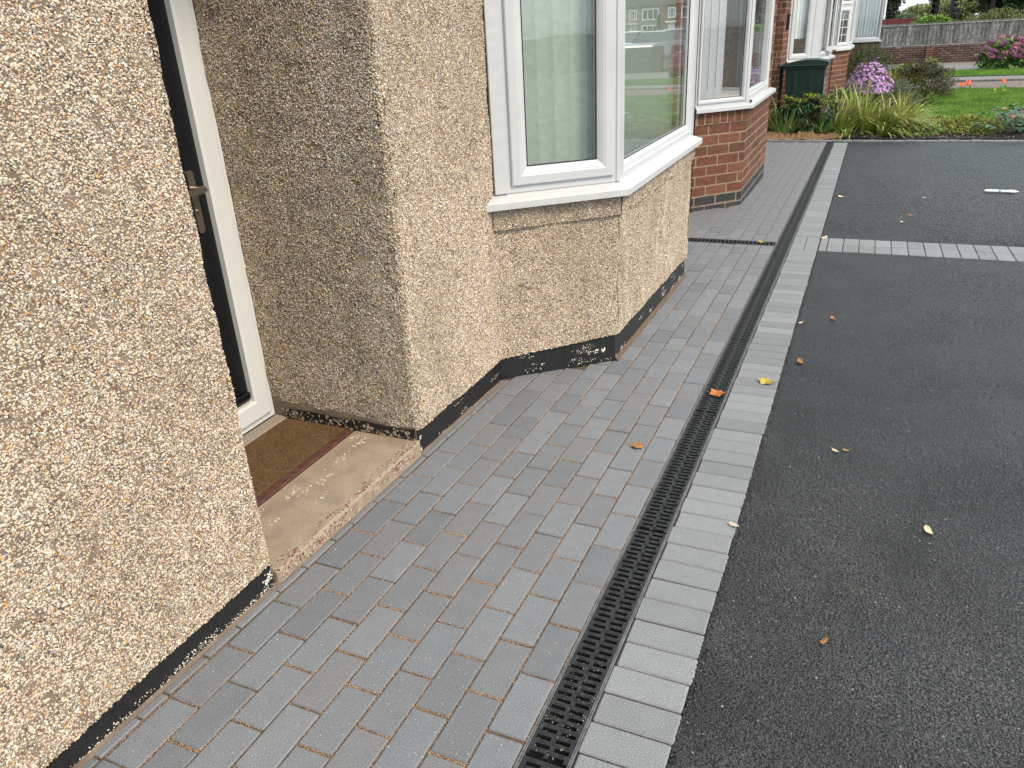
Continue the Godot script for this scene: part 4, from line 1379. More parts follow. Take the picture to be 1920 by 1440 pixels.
# leaves filling an uneven rounded crown
func leaf_crown(m: MB, c: Vector3, rad: Vector3, n: int, l: float, w: float, cols: Array, up := 0.5, shell := 0.45) -> void:
	var nz := FastNoiseLite.new()
	nz.seed = int(absf(c.x * 991.0 + c.z * 37.0)) % 10000
	nz.frequency = 1.4
	for i in n:
		var d := Vector3(rng.randfn(0, 1), rng.randfn(0, 1), rng.randfn(0, 1)).normalized()
		if d.y < -0.55:
			d.y = -d.y
		var k := nz.get_noise_3dv(d * 1.7)
		var r := lerpf(shell, 1.0, pow(rng.randf(), 0.6)) * (1.0 + 0.35 * k)
		var p := c + Vector3(d.x * rad.x, d.y * rad.y, d.z * rad.z) * r
		var nrm := (d + Vector3(rng.randfn(0, 0.5), up, rng.randfn(0, 0.5))).normalized()
		var dir := (d + Vector3(rng.randfn(0, 0.7), rng.randfn(0.1, 0.5), rng.randfn(0, 0.7))).normalized()
		m.leaf(p, dir, nrm, l * rnd(0.6, 1.25), w * rnd(0.7, 1.2), jitter(cols[rng.randi() % cols.size()], 0.25))

func flower(m: MB, at: Vector3, nrm: Vector3, r: float, petals: int, col: Color, heart: Color) -> void:
	var n := nrm.normalized()
	var x := n.cross(Vector3(0.3, 0.2, 0.9)).normalized()
	var y := n.cross(x)
	for k in petals:
		var a := TAU * k / petals + 0.2
		var b := a + TAU / petals * 0.8
		m.tint = jitter(col, 0.15)
		m.tri(at, at + (x * cos(a) + y * sin(a)) * r + n * r * 0.2, at + (x * cos(b) + y * sin(b)) * r + n * r * 0.2, n)
	m.tint = heart
	for k in 4:
		var a := TAU * k / 4
		var b := TAU * (k + 1) / 4
		m.tri(at + n * r * 0.15, at + n * r * 0.1 + (x * cos(a) + y * sin(a)) * r * 0.3, at + n * r * 0.1 + (x * cos(b) + y * sin(b)) * r * 0.3, n)

func stems(m: MB, at: Vector3, c: Vector3, rad: Vector3, n: int, r: float) -> void:
	m.tint = Color(0.09, 0.06, 0.035)
	for i in n:
		var d := Vector3(rng.randfn(0, 1), absf(rng.randfn(0.6, 0.6)), rng.randfn(0, 1)).normalized()
		var e := c + Vector3(d.x * rad.x, d.y * rad.y, d.z * rad.z) * rnd(0.55, 0.9)
		var k := at + Vector3(rnd(-0.08, 0.08), 0, rnd(-0.08, 0.08))
		m.tube(PackedVector3Array([k, k.lerp(e, 0.5) + Vector3(rnd(-0.05, 0.05), 0.03, rnd(-0.05, 0.05)), e]), r, r * 0.35, 4)

# a tree with a tapered trunk, limbs and a leafy crown of many small clumps
func tree(label: String, u: float, v: float, y: float, h: float, crown: Vector3, cy: float, n: int, leaf: float, cols: Array, trunk := 0.18, lobes := 9) -> void:
	var t := thing("tree", label, "tree", pt(u, y, v), 0, "trees beyond the fence")
	var w := mb(Transform3D(), false)
	w.tube(PackedVector3Array([Vector3(0, -0.1, 0), Vector3(0.06, h * 0.3, 0.03), Vector3(-0.03, h * 0.6, 0), Vector3(0.05, h * 0.9, 0.02)]), trunk, trunk * 0.35, 8)
	var hub: Array[Vector3] = []
	for k in lobes:
		var a := TAU * k / lobes + rnd(-0.4, 0.4)
		var e := Vector3(cos(a) * crown.x * rnd(0.3, 0.8), cy + crown.y * rnd(-0.65, 0.7), sin(a) * crown.z * rnd(0.3, 0.8))
		hub.append(e)
		var s := Vector3(0, clampf(e.y - crown.y * rnd(0.2, 0.6), h * 0.2, h * 0.8), 0)
		w.tube(PackedVector3Array([s, s.lerp(e, 0.5) + Vector3(0, 0.15, 0), e]), trunk * 0.4, trunk * 0.1, 5)
	obj("trunk", w.mesh(), M.bark, t)
	var cl := mb(Transform3D(), false)
	for k in 14:
		var d := Vector3(rnd(-1, 1), rnd(-1, 1), rnd(-1, 1)).normalized()
		cl.leaf(d * rnd(0.1, 0.8), d + Vector3(rnd(-0.4, 0.4), rnd(-0.6, 0.2), rnd(-0.4, 0.4)), Vector3(rnd(-0.5, 0.5), 1, rnd(-0.5, 0.5)), 0.9, 0.5, Color.WHITE, 0.2)
	var where: Array[Transform3D] = []
	var tint := PackedColorArray()
	for i in n:
		var c: Vector3 = hub[rng.randi() % lobes]
		var d := Vector3(rng.randfn(0, 0.42), rng.randfn(0, 0.4), rng.randfn(0, 0.42))
		var p := c + Vector3(d.x * crown.x * 0.75, d.y * crown.y * 0.7, d.z * crown.z * 0.75)
		where.append(Transform3D(Basis.from_euler(Vector3(rnd(0, 6), rnd(0, 6), rnd(0, 6))).scaled(Vector3.ONE * leaf * rnd(0.6, 1.3)), p))
		tint.append(jitter(cols[rng.randi() % cols.size()], 0.3))
	copies("crown", cl.mesh(), M.leaf, where, tint, t)

func make_garden() -> void:
	# flower bed soil, sand left by the pavers, lawn, path
	var sheet := func(called: String, u0: float, u1: float, v0: float, v1: float, lift: float, mt: Material, rough: float) -> void:
		var m := mb()
		var nu := maxi(1, int((u1 - u0) / 0.25)) if rough > 0.0 else 1
		var nv := maxi(1, int((v1 - v0) / 0.25)) if rough > 0.0 else 6
		for i in nu:
			for j in nv:
				var q: Array[Vector3] = []
				for d in [[0, 0], [1, 0], [1, 1], [0, 1]]:
					var u: float = lerpf(u0, u1, float(i + d[0]) / nu)
					var v: float = lerpf(v0, v1, float(j + d[1]) / nv)
					q.append(pt(u, ground_y(v) + lift + rough * (relief_noise.get_noise_2d(u * 4.0, v * 4.0)), v))
				m.quad(q[0], q[1], q[2], q[3], Vector3.UP)
		obj(called, m.mesh(), mt, self, "structure")
	sheet.call("flower_bed", -1.4, 1.2, 13.27, 20.5, 0.035, M.soil, 0.05)
	sheet.call("flower_bed", 1.2, 7.0, 13.27, 15.0, 0.03, M.soil, 0.05)
	sheet.call("lawn", 0.9, 9.0, 14.9, 20.9, 0.055, M.turf, 0.0)
	sheet.call("garden_path", 1.0, 12.0, 20.92, 22.8, 0.03, M.pinkpath, 0.0)
	sheet.call("path_edge", 1.0, 12.0, 23.2, 24.3, 0.035, M.flag, 0.0)
	sheet.call("lawn", 1.0, 12.0, 24.35, 26.25, 0.05, M.turf, 0.0)
	sheet.call("gravel_path", 0.5, 12.0, 26.3, 29.9, 0.02, M.flag, 0.0)
	sheet.call("house_path", -0.45, 0.35, 16.6, 20.9, 0.06, M.flag, 0.0)
	sheet.call("road", -40.0, 60.0, 32.0, 41.0, 0.02, M.asphalt, 0.0)
	var kb := mb()
	kb.box(pt(1.0, -0.2, 22.95), pt(12.0, ground_y(23.0) + 0.07, 23.05), 0.01)
	kb.box(pt(1.0, -0.2, 23.12), pt(12.0, ground_y(23.0) + 0.06, 23.2), 0.01)
	obj("path_kerb", kb.mesh(), M.flag, self, "structure")
	# heaped sand along the end of the block path
	var sd := mb()
	for i in 34:
		for j in 10:
			var q: Array[Vector3] = []
			for d in [[0, 0], [1, 0], [1, 1], [0, 1]]:
				var a := float(i + d[0]) / 34.0
				var b := float(j + d[1]) / 10.0
				var u := lerpf(-1.3, 0.25, a)
				var v := 13.26 + 0.55 * b
				var hgt := 0.09 * sin(PI * b) * (0.45 + 0.6 * absf(relief_noise.get_noise_2d(u * 6.0 + 9.0, 3.0)) + 0.5 * sin(a * 9.0) * sin(a * 9.0)) * minf(1.0, (1.0 - a) * 4.0)
				q.append(pt(u, ground_y(v) + 0.025 + hgt + 0.02 * relief_noise.get_noise_2d(u * 30.0, v * 30.0), v))
			sd.quad(q[0], q[1], q[2], q[3], Vector3.UP)
	obj("spilled_sand", sd.mesh(), M.sand, self, "structure")
	# grass
	var gm := mb(Transform3D(), false)
	for k in 5:
		gm.blade(Vector3(rnd(-0.3, 0.3), 0, rnd(-0.3, 0.3)), Vector3(rnd(-0.5, 0.5), 1, rnd(-0.5, 0.5)), 1.0, 0.12, 0.5, Color.WHITE, Color.WHITE, 3)
	var gmesh := gm.mesh()
	for r in [[0.95, 6.5, 14.95, 20.85, 26000], [2.0, 8.0, 24.4, 26.2, 8000]]:
		var where: Array[Transform3D] = []
		var tint := PackedColorArray()
		for i in int(r[4]):
			var u := lerpf(r[0], r[1], rng.randf())
			var v := lerpf(r[2], r[3], rng.randf())
			where.append(Transform3D(Basis.from_euler(Vector3(0, rnd(0, TAU), 0)).scaled(Vector3.ONE * rnd(0.025, 0.055)), pt(u, ground_y(v) + 0.05, v)))
			var k := 0.85 + 0.5 * relief_noise.get_noise_2d(u * 1.5, v * 1.5)
			tint.append(jitter(Color(0.165 * k, 0.31 * k, 0.035 * k), 0.25))
		copies("grass", gmesh, M.leaf, where, tint, self)

	# --- strappy leaved clumps along the bed's edge
	var yg := Color(0.2, 0.31, 0.045)
	var dg := Color(0.1, 0.19, 0.045)
	var clumps := [
		[-0.87, 13.62, 70, 0.8, 0.026, Vector3(0, 0, 0), 1.0, 2.3, dg, Color(0.2, 0.24, 0.08), "dark green strappy clump in the sand beside the brick bay's end"],
		[-0.5, 13.75, 40, 0.5, 0.022, Vector3(0.35, -0.3, 0), 1.3, 3.2, dg, Color(0.12, 0.2, 0.05), "low dark strappy clump sprawling over the sand under the bin"],
		[0.05, 13.85, 120, 0.85, 0.026, Vector3(0.45, 0, 0.1), 0.75, 1.9, yg, Color(0.33, 0.28, 0.09), "yellow-green strappy clump between the sand and the drain's end"],
		[0.5, 13.95, 140, 0.85, 0.026, Vector3(0.6, -0.1, 0), 0.7, 1.8, yg, Color(0.32, 0.32, 0.09), "browning strappy clump leaning to the lawn below the purple asters"],
		[0.85, 13.95, 150, 0.8, 0.026, Vector3(0.75, -0.2, 0.1), 0.7, 2.1, yg, Color(0.36, 0.31, 0.1), "brown-tipped strappy clump leaning out over the lawn's corner"],
		[0.75, 13.6, 90, 0.55, 0.026, Vector3(0.8, -0.3, 0.3), 0.8, 3.2, Color(0.2, 0.28, 0.04), Color(0.3, 0.34, 0.1), "bright low strappy clump bending towards the tarmac"],
		[0.3, 14.5, 130, 0.8, 0.026, Vector3(0.3, 0.2, 0), 0.8, 1.6, yg, Color(0.3, 0.38, 0.09), "fresh green strappy clump right below the purple asters"],
		[1.05, 14.5, 110, 0.7, 0.026, Vector3(0.6, 0, 0), 0.8, 1.9, yg, Color(0.34, 0.36, 0.1), "green strappy clump behind the brown-tipped one, at the lawn's edge"],
		[-0.2, 13.7, 60, 0.5, 0.026, Vector3(0.2, -0.1, 0.2), 1.1, 2.6, dg, Color(0.16, 0.28, 0.06), "low deep green strappy clump over the sand before the glossy shrub"],
		[0.2, 13.5, 30, 0.4, 0.018, Vector3(0.1, -0.5, 0.4), 0.7, 4.5, Color(0.15, 0.25, 0.04), Color(0.4, 0.42, 0.12), "small drooping strappy clump hanging over the kerb"],
	]
	for c in clumps:
		var t := thing("strappy_plant", c[10], "plant", pt(c[0], ground_y(c[1]) + 0.04, c[1]), 0, "strappy plants along the bed")
		var m := mb(Transform3D(), true)
		grass_clump(m, Vector3.ZERO, c[2], c[3], c[4], c[5], c[6], c[7], c[8], c[9], 0.14)
		obj("blades", m.mesh(), M.leaf, t)
	for c in [[0.62, 17.2, 60, 0.55], [0.95, 17.8, 60, 0.6], [0.3, 17.8, 40, 0.6]]:
		var t := thing("strappy_plant", ["yellow-green strappy clump behind the purple asters", "yellowing strappy clump between the asters and the dark heather", "pale strappy clump in front of the round yew"][0 if c[0] == 0.62 else (1 if c[0] == 0.95 else 2)], "plant", pt(c[0], ground_y(c[1]) + 0.25, c[1]), 0, "strappy plants along the bed")
		var m := mb(Transform3D(), true)
		grass_clump(m, Vector3.ZERO, c[2], c[3], 0.03, Vector3(0.15, 0, 0), 0.8, 1.5, Color(0.2, 0.26, 0.035), Color(0.32, 0.3, 0.05), 0.25)
		obj("blades", m.mesh(), M.leaf, t)
	# --- shrub with long glossy leaves in front of the bin
	var rh := thing("shrub", "shrub with long glossy leaves in whorls, in front of the green bin", "shrub", pt(-0.48, ground_y(13.85) + 0.03, 13.85))
	var rm := mb(Transform3D(), true)
	for i in 120:
		var d := Vector3(rng.randfn(0, 1), rng.randfn(0.2, 0.7), rng.randfn(0, 1)).normalized()
		var p := Vector3(0, 0.36, 0) + Vector3(d.x * 0.62, d.y * 0.36, d.z * 0.3) * rnd(0.6, 1.05)
		if p.y < 0.12:
			continue
		var young := p.y > 0.45 and rng.randf() < 0.75
		for k in 8:
			var a := TAU * k / 8.0 + rnd(-0.2, 0.2)
			var o := Vector3(cos(a), rnd(-0.75, 0.15) if not young else rnd(-0.1, 0.6), sin(a))
			var col := Color(0.17, 0.2, 0.03) if young else Color(0.025, 0.07, 0.032)
			rm.leaf(p, o, Vector3.UP + o * 0.3, rnd(0.1, 0.16), 0.034, jitter(col, 0.3), 0.3)
	obj("leaves", rm.mesh(), M.gloss_leaf, rh)
	var rs := mb(Transform3D(), true)
	stems(rs, Vector3.ZERO, Vector3(0, 0.36, 0), Vector3(0.55, 0.33, 0.35), 26, 0.009)
	obj("stems", rs.mesh(), M.leaf, rh)
	# --- purple asters
	for c in [[0.4, 16.0, 0.37, 0.46, 1400, 950, "domed clump of purple asters in full flower"], [0.36, 15.1, 0.2, 0.17, 260, 46, "small aster clump with few pale flowers below the domed purple one"]]:
		var t := thing("aster", c[6], "flower", pt(c[0], ground_y(c[1]) + 0.04, c[1]))
		var m := mb(Transform3D(), true)
		leaf_crown(m, Vector3(0, c[3], 0), Vector3(c[2], c[3] * 0.9, c[2]), c[4], 0.055, 0.016, [Color(0.05, 0.085, 0.04), Color(0.07, 0.11, 0.06), Color(0.1, 0.12, 0.08)])
		stems(m, Vector3.ZERO, Vector3(0, c[3], 0), Vector3(c[2], c[3], c[2]), 30, 0.004)
		obj("leaves", m.mesh(), M.leaf, t)
		var f := mb(Transform3D(), true)
		for i in int(c[5]):
			var d := Vector3(rng.randfn(0, 1), absf(rng.randfn(0.35, 0.75)), rng.randfn(0.25, 0.9)).normalized()
			var lump := relief_noise.get_noise_3dv(d * 2.2 + Vector3(c[2] * 9.0, 0, 0))
			if lump < -0.2 and rng.randf() < 0.6:
				continue
			var p := Vector3(0, c[3], 0) + Vector3(d.x * c[2], d.y * c[3] * 1.08, d.z * c[2]) * (rnd(0.9, 1.12) + 0.3 * lump)
			flower(f, p, d + Vector3(rnd(-0.3, 0.3), rnd(0, 0.5), rnd(-0.3, 0.3)), rnd(0.018, 0.026), 9, Color(0.48, 0.25, 0.6) if rng.randf() < 0.75 else Color(0.56, 0.38, 0.66), Color(0.45, 0.3, 0.12))
		obj("flower_heads", f.mesh(), M.petal, t, "stuff")
	# --- grey lavender, dark heather, yew, low cushions
	var bushes := [
		["lavender", "grey-green wispy lavender between the asters and the dark heather", 0.92, 16.6, Vector3(0.42, 0.3, 0.4), 0.3, 2600, 0.085, 0.007, [Color(0.12, 0.135, 0.1), Color(0.16, 0.175, 0.14), Color(0.09, 0.12, 0.06)], 0.2],
		["heather", "dark brownish heather bush with pale bare twigs beside the lawn", 1.42, 17.9, Vector3(0.6, 0.44, 0.5), 0.4, 7500, 0.06, 0.016, [Color(0.04, 0.035, 0.018), Color(0.055, 0.06, 0.02), Color(0.075, 0.05, 0.03), Color(0.09, 0.11, 0.03)], 0.3],
		["yew", "round dark clipped yew in front of the stone-faced house", 0.3, 19.8, Vector3(0.62, 0.42, 0.5), 0.62, 5200, 0.05, 0.016, [Color(0.022, 0.045, 0.014), Color(0.04, 0.07, 0.016), Color(0.07, 0.1, 0.02)], 0.5],
		["shrub", "light green leafy shrub between the yew and the dark heather", 1.12, 18.8, Vector3(0.4, 0.34, 0.4), 0.4, 1400, 0.09, 0.035, [Color(0.16, 0.22, 0.03), Color(0.1, 0.16, 0.03), Color(0.2, 0.2, 0.05)], 0.5],
		["shrub", "small leafy shrub with yellowish tips at the corner of the house path", -0.02, 15.6, Vector3(0.25, 0.22, 0.25), 0.3, 700, 0.1, 0.025, [Color(0.13, 0.17, 0.03), Color(0.08, 0.12, 0.03)], 0.5],
		["ground_cover", "low yellow-green ground cover along the kerb before the lawn", 1.95, 14.25, Vector3(0.62, 0.17, 0.5), 0.06, 5200, 0.035, 0.022, [Color(0.26, 0.28, 0.03), Color(0.17, 0.23, 0.03), Color(0.3, 0.3, 0.06), Color(0.08, 0.12, 0.02)], 0.9],
		["ground_cover", "low bright green ground cover beside the brown-tipped strappy plants", 1.3, 13.85, Vector3(0.34, 0.12, 0.3), 0.05, 1500, 0.045, 0.025, [Color(0.15, 0.25, 0.04), Color(0.1, 0.18, 0.04), Color(0.2, 0.26, 0.06)], 0.9],
	]
	for b in bushes:
		var t := thing(b[0], b[1], b[0].replace("_", " "), pt(b[2], ground_y(b[3]) + 0.03, b[3]))
		var m := mb(Transform3D(), true)
		leaf_crown(m, Vector3(0, b[5], 0), b[4], b[6], b[7], b[8], b[9], b[10])
		obj("leaves", m.mesh(), M.leaf, t)
		var s := mb(Transform3D(), true)
		stems(s, Vector3.ZERO, Vector3(0, b[5], 0), b[4], 26, 0.006)
		if b[0] == "heather":
			s.tint = Color(0.4, 0.36, 0.3)
			for k in 26:
				var d := Vector3(rng.randfn(0.5, 0.8), absf(rng.randfn(0.2, 0.4)), rng.randfn(0.6, 0.5)).normalized()
				var p := Vector3(d.x * 0.56, 0.36 + d.y * 0.4, d.z * 0.5)
				s.tube(PackedVector3Array([p * 0.55, p * 1.04]), 0.005, 0.002, 4)
		obj("stems", s.mesh(), M.leaf, t)
	# --- big-leaved plants at the end of the bed
	for c in [[2.72, 13.95, 80, "broad-leaved blue-green plant with reddening leaves by the kerb at the picture's edge"], [2.95, 14.6, 60, "second broad-leaved plant, behind the reddening one, browning at its top"]]:
		var t := thing("broad_leaved_plant", c[3], "plant", pt(c[0], ground_y(c[1]) + 0.03, c[1]))
		var m := mb(Transform3D(), true)
		for i in int(c[2]):
			var a := rnd(0, TAU)
			var r := rnd(0.1, 0.55)
			var p := Vector3(cos(a) * r, rnd(0.1, 0.42) * (1.2 - r), sin(a) * r)
			var col := Color(0.06, 0.14, 0.075) if rng.randf() < 0.75 else Color(0.2, 0.09, 0.05)
			m.leaf(p, Vector3(cos(a), rnd(-0.1, 0.4), sin(a)), Vector3.UP, rnd(0.12, 0.2), rnd(0.1, 0.15), jitter(col, 0.35), 0.3)
			m.tint = Color(0.1, 0.12, 0.05)
			m.tube(PackedVector3Array([Vector3(0, 0, 0), p]), 0.004, 0.003, 3)
		obj("leaves", m.mesh(), M.leaf, t)
	# --- sapling
	var sp := thing("sapling", "thin young sapling standing before the brick garden wall", "sapling", pt(1.68, ground_y(22.0), 22.0))
	var sm := mb(Transform3D(), true)
	sm.tint = Color(0.1, 0.08, 0.04)
	sm.tube(PackedVector3Array([Vector3.ZERO, Vector3(0.02, 0.4, 0), Vector3(0.06, 0.62, 0)]), 0.008, 0.004, 5)
	leaf_crown(sm, Vector3(0.05, 0.5, 0), Vector3(0.18, 0.2, 0.15), 70, 0.1, 0.045, [Color(0.16, 0.22, 0.05), Color(0.22, 0.26, 0.08)])
	obj("leaves", sm.mesh(), M.leaf, sp)
	# --- hydrangea
	var hy := thing("hydrangea", "big hydrangea with dusky pink and mauve flower heads in front of the fence", "hydrangea", pt(3.9, ground_y(26.6) - 0.12, 26.6))
	var hm := mb(Transform3D(), true)
	leaf_crown(hm, Vector3(0, 0.42, 0), Vector3(0.66, 0.46, 0.6), 1500, 0.15, 0.1, [Color(0.06, 0.14, 0.03), Color(0.12, 0.22, 0.04), Color(0.2, 0.27, 0.06)], 0.6)
	stems(hm, Vector3.ZERO, Vector3(0, 0.5, 0), Vector3(0.6, 0.4, 0.5), 22, 0.01)
	obj("leaves", hm.mesh(), M.leaf, hy)
	for i in 46:
		var d := Vector3(rng.randfn(0, 0.9), absf(rng.randfn(0.5, 0.6)), rng.randfn(0.5, 0.6)).normalized()
		var p := Vector3(0, 0.44, 0) + Vector3(d.x * 0.7, d.y * 0.56, d.z * 0.62)
		var f := mb(Transform3D(), true)
		var base: Color = [Color(0.34, 0.11, 0.17), Color(0.24, 0.08, 0.17), Color(0.4, 0.17, 0.19), Color(0.18, 0.065, 0.14)][rng.randi() % 4]
		for j in 70:
			var e := Vector3(rng.randfn(0, 1), rng.randfn(0.2, 1), rng.randfn(0, 1)).normalized()
			flower(f, Vector3(e.x * 0.1, e.y * 0.07, e.z * 0.1), e, 0.022, 4, base, base)
		var o := obj("flower_head", f.mesh(), M.petal, hy)
		o.position = p
	# --- red flowers on the lawn's edge
	var reds := [[2.42, 21.05, "two red blooms by the dark heather at the lawn's far edge"], [2.56, 21.1, "leaning red bloom beside the pair near the heather"], [3.3, 21.1, "single red bloom standing alone at the lawn's far edge"]]
	for c in reds:
		var t := thing("red_flower", c[2], "flower", pt(c[0], ground_y(c[1]) + 0.02, c[1]), 0, "red flowers by the path")
		var m := mb(Transform3D(), true)
		grass_clump(m, Vector3.ZERO, 14, 0.16, 0.02, Vector3(-0.4, 0, 0), 1.1, 4.0, Color(0.06, 0.16, 0.03), Color(0.12, 0.24, 0.05), 0.06)
		obj("leaves", m.mesh(), M.leaf, t)
		var f := mb(Transform3D(), true)
		for k in 5:
			flower(f, Vector3(rnd(-0.04, 0.04), rnd(0.1, 0.2), rnd(-0.04, 0.04)), Vector3(rnd(-0.5, 0.5), 0.5, 1), 0.035, 6, Color(0.75, 0.1, 0.05), Color(0.7, 0.3, 0.1))
		obj("petals", f.mesh(), M.petal, t)
	for c in [[3.05, 20.3, "tiny yellow flower in the grass under the red blooms"], [3.22, 20.2, "tiny orange-yellow flower in the grass closer to the hydrangea"]]:
		var t := thing("yellow_flower", c[2], "flower", pt(c[0], ground_y(c[1]) + 0.07, c[1]))
		var f := mb(Transform3D(), true)
		flower(f, Vector3.ZERO, Vector3(0, 1, 1), 0.03, 8, Color(0.8, 0.5, 0.03), Color(0.6, 0.3, 0.02))
		f.tint = Color(0.1, 0.2, 0.03)
		f.tube(PackedVector3Array([Vector3(0, -0.05, 0), Vector3.ZERO]), 0.003, 0.003, 4)
		obj("petals", f.mesh(), M.petal, t)
	# tufts and litter on the bed
	var lit: Array[Transform3D] = []
	var lt := PackedColorArray()
	for i in 900:
		var u := rnd(-1.2, 6.0)
		var v := 13.3 + 0.7 * pow(rng.randf(), 1.5)
		lit.append(Transform3D(Basis.from_euler(Vector3(rnd(0, 3), rnd(0, 6), 0)).scaled(Vector3(rnd(0.006, 0.02), 0.004, rnd(0.006, 0.02))), pt(u, ground_y(v) + rnd(0.04, 0.07), v)))
		lt.append(jitter([Color(0.1, 0.06, 0.035), Color(0.25, 0.17, 0.1), Color(0.4, 0.33, 0.25), Color(0.05, 0.035, 0.025)][rng.randi() % 4], 0.3))
	copies("bed_litter", chip_mesh(9), M.stone_chip, lit, lt, self)

# ---------------------------------------------------------------- bin, bottle, leaves
func make_bin() -> void:
	var b := thing("wheelie_bin", "dark green wheelie bin standing side-on against the brick house behind the shrubs", "bin", pt(-0.66, ground_y(14.1) + 0.13, 14.4))
	# faces the drive: x runs from its hinge (-) to its front (+)
	var body := mb()
	var lo := [-0.26, 0.30, 0.24]
	var hi := [-0.33, 0.335, 0.285]
	for k in 1:
		var c := []
		for q in [[lo, 0.03], [hi, 0.98]]:
			c.append([Vector3(q[0][0], q[1], -q[0][2]), Vector3(q[0][1], q[1], -q[0][2]), Vector3(q[0][1], q[1], q[0][2]), Vector3(q[0][0], q[1], q[0][2])])
		for i in 4:
			var j := (i + 1) % 4
			body.quad(c[0][i], c[0][j], c[1][j], c[1][i], (c[0][i] + c[0][j]) * Vector3(1, 0, 1))
		body.quad(c[0][0], c[0][1], c[0][2], c[0][3], Vector3.DOWN)
	body.box(Vector3(-0.375, 0.955, -0.305), Vector3(0.35, 0.995, 0.305), 0.01)
	for s in [-0.14, 0.12]:
		body.box(Vector3(s - 0.03, 0.25, 0.27), Vector3(s + 0.03, 0.95, 0.287), 0.004)
	obj("body", body.mesh(), M.bin, b)
	var lid := mb()
	var pr := PackedVector2Array()
	for k in 13:
		var t := k / 12.0
		pr.append(Vector2(-0.40 + 0.78 * t, 1.005 + 0.125 * pow(sin(PI * (0.08 + 0.80 * t)), 0.8) * (0.55 + 0.45 * t)))
	pr.append(Vector2(0.385, 1.02))
	pr.append(Vector2(0.37, 1.0))
	pr.append(Vector2(-0.40, 1.0))
	lid.plate(pr, -0.30, 0.30)
	obj("lid", lid.mesh(), M.bin, b)
	var rim := mb()
	rim.box(Vector3(-0.42, 1.0, -0.315), Vector3(0.385, 1.022, 0.315), 0.008)
	rim.tube(PackedVector3Array([Vector3(-0.43, 1.0, -0.25), Vector3(-0.43, 1.0, 0.25)]), 0.018, 0.018, 8)
	obj("rim", rim.mesh(), M.bin, b)
	for s in [-0.24, 0.24]:
		var w := mb(Transform3D(Basis(Vector3.RIGHT, PI / 2), Vector3(-0.26, 0.1, s)))
		w.lathe(PackedVector2Array([Vector2(0, -0.025), Vector2(0.09, -0.025), Vector2(0.1, -0.015), Vector2(0.1, 0.015), Vector2(0.09, 0.025), Vector2(0, 0.025)]), 16)
		obj("wheel", w.mesh(), M.tyre, b)
	var num := mb()
	num.box(Vector3(0.3352, 0.55, -0.2), Vector3(0.34, 0.8, 0.28), 0.001)
	obj("pale_panel", num.mesh(), M.galv, b)

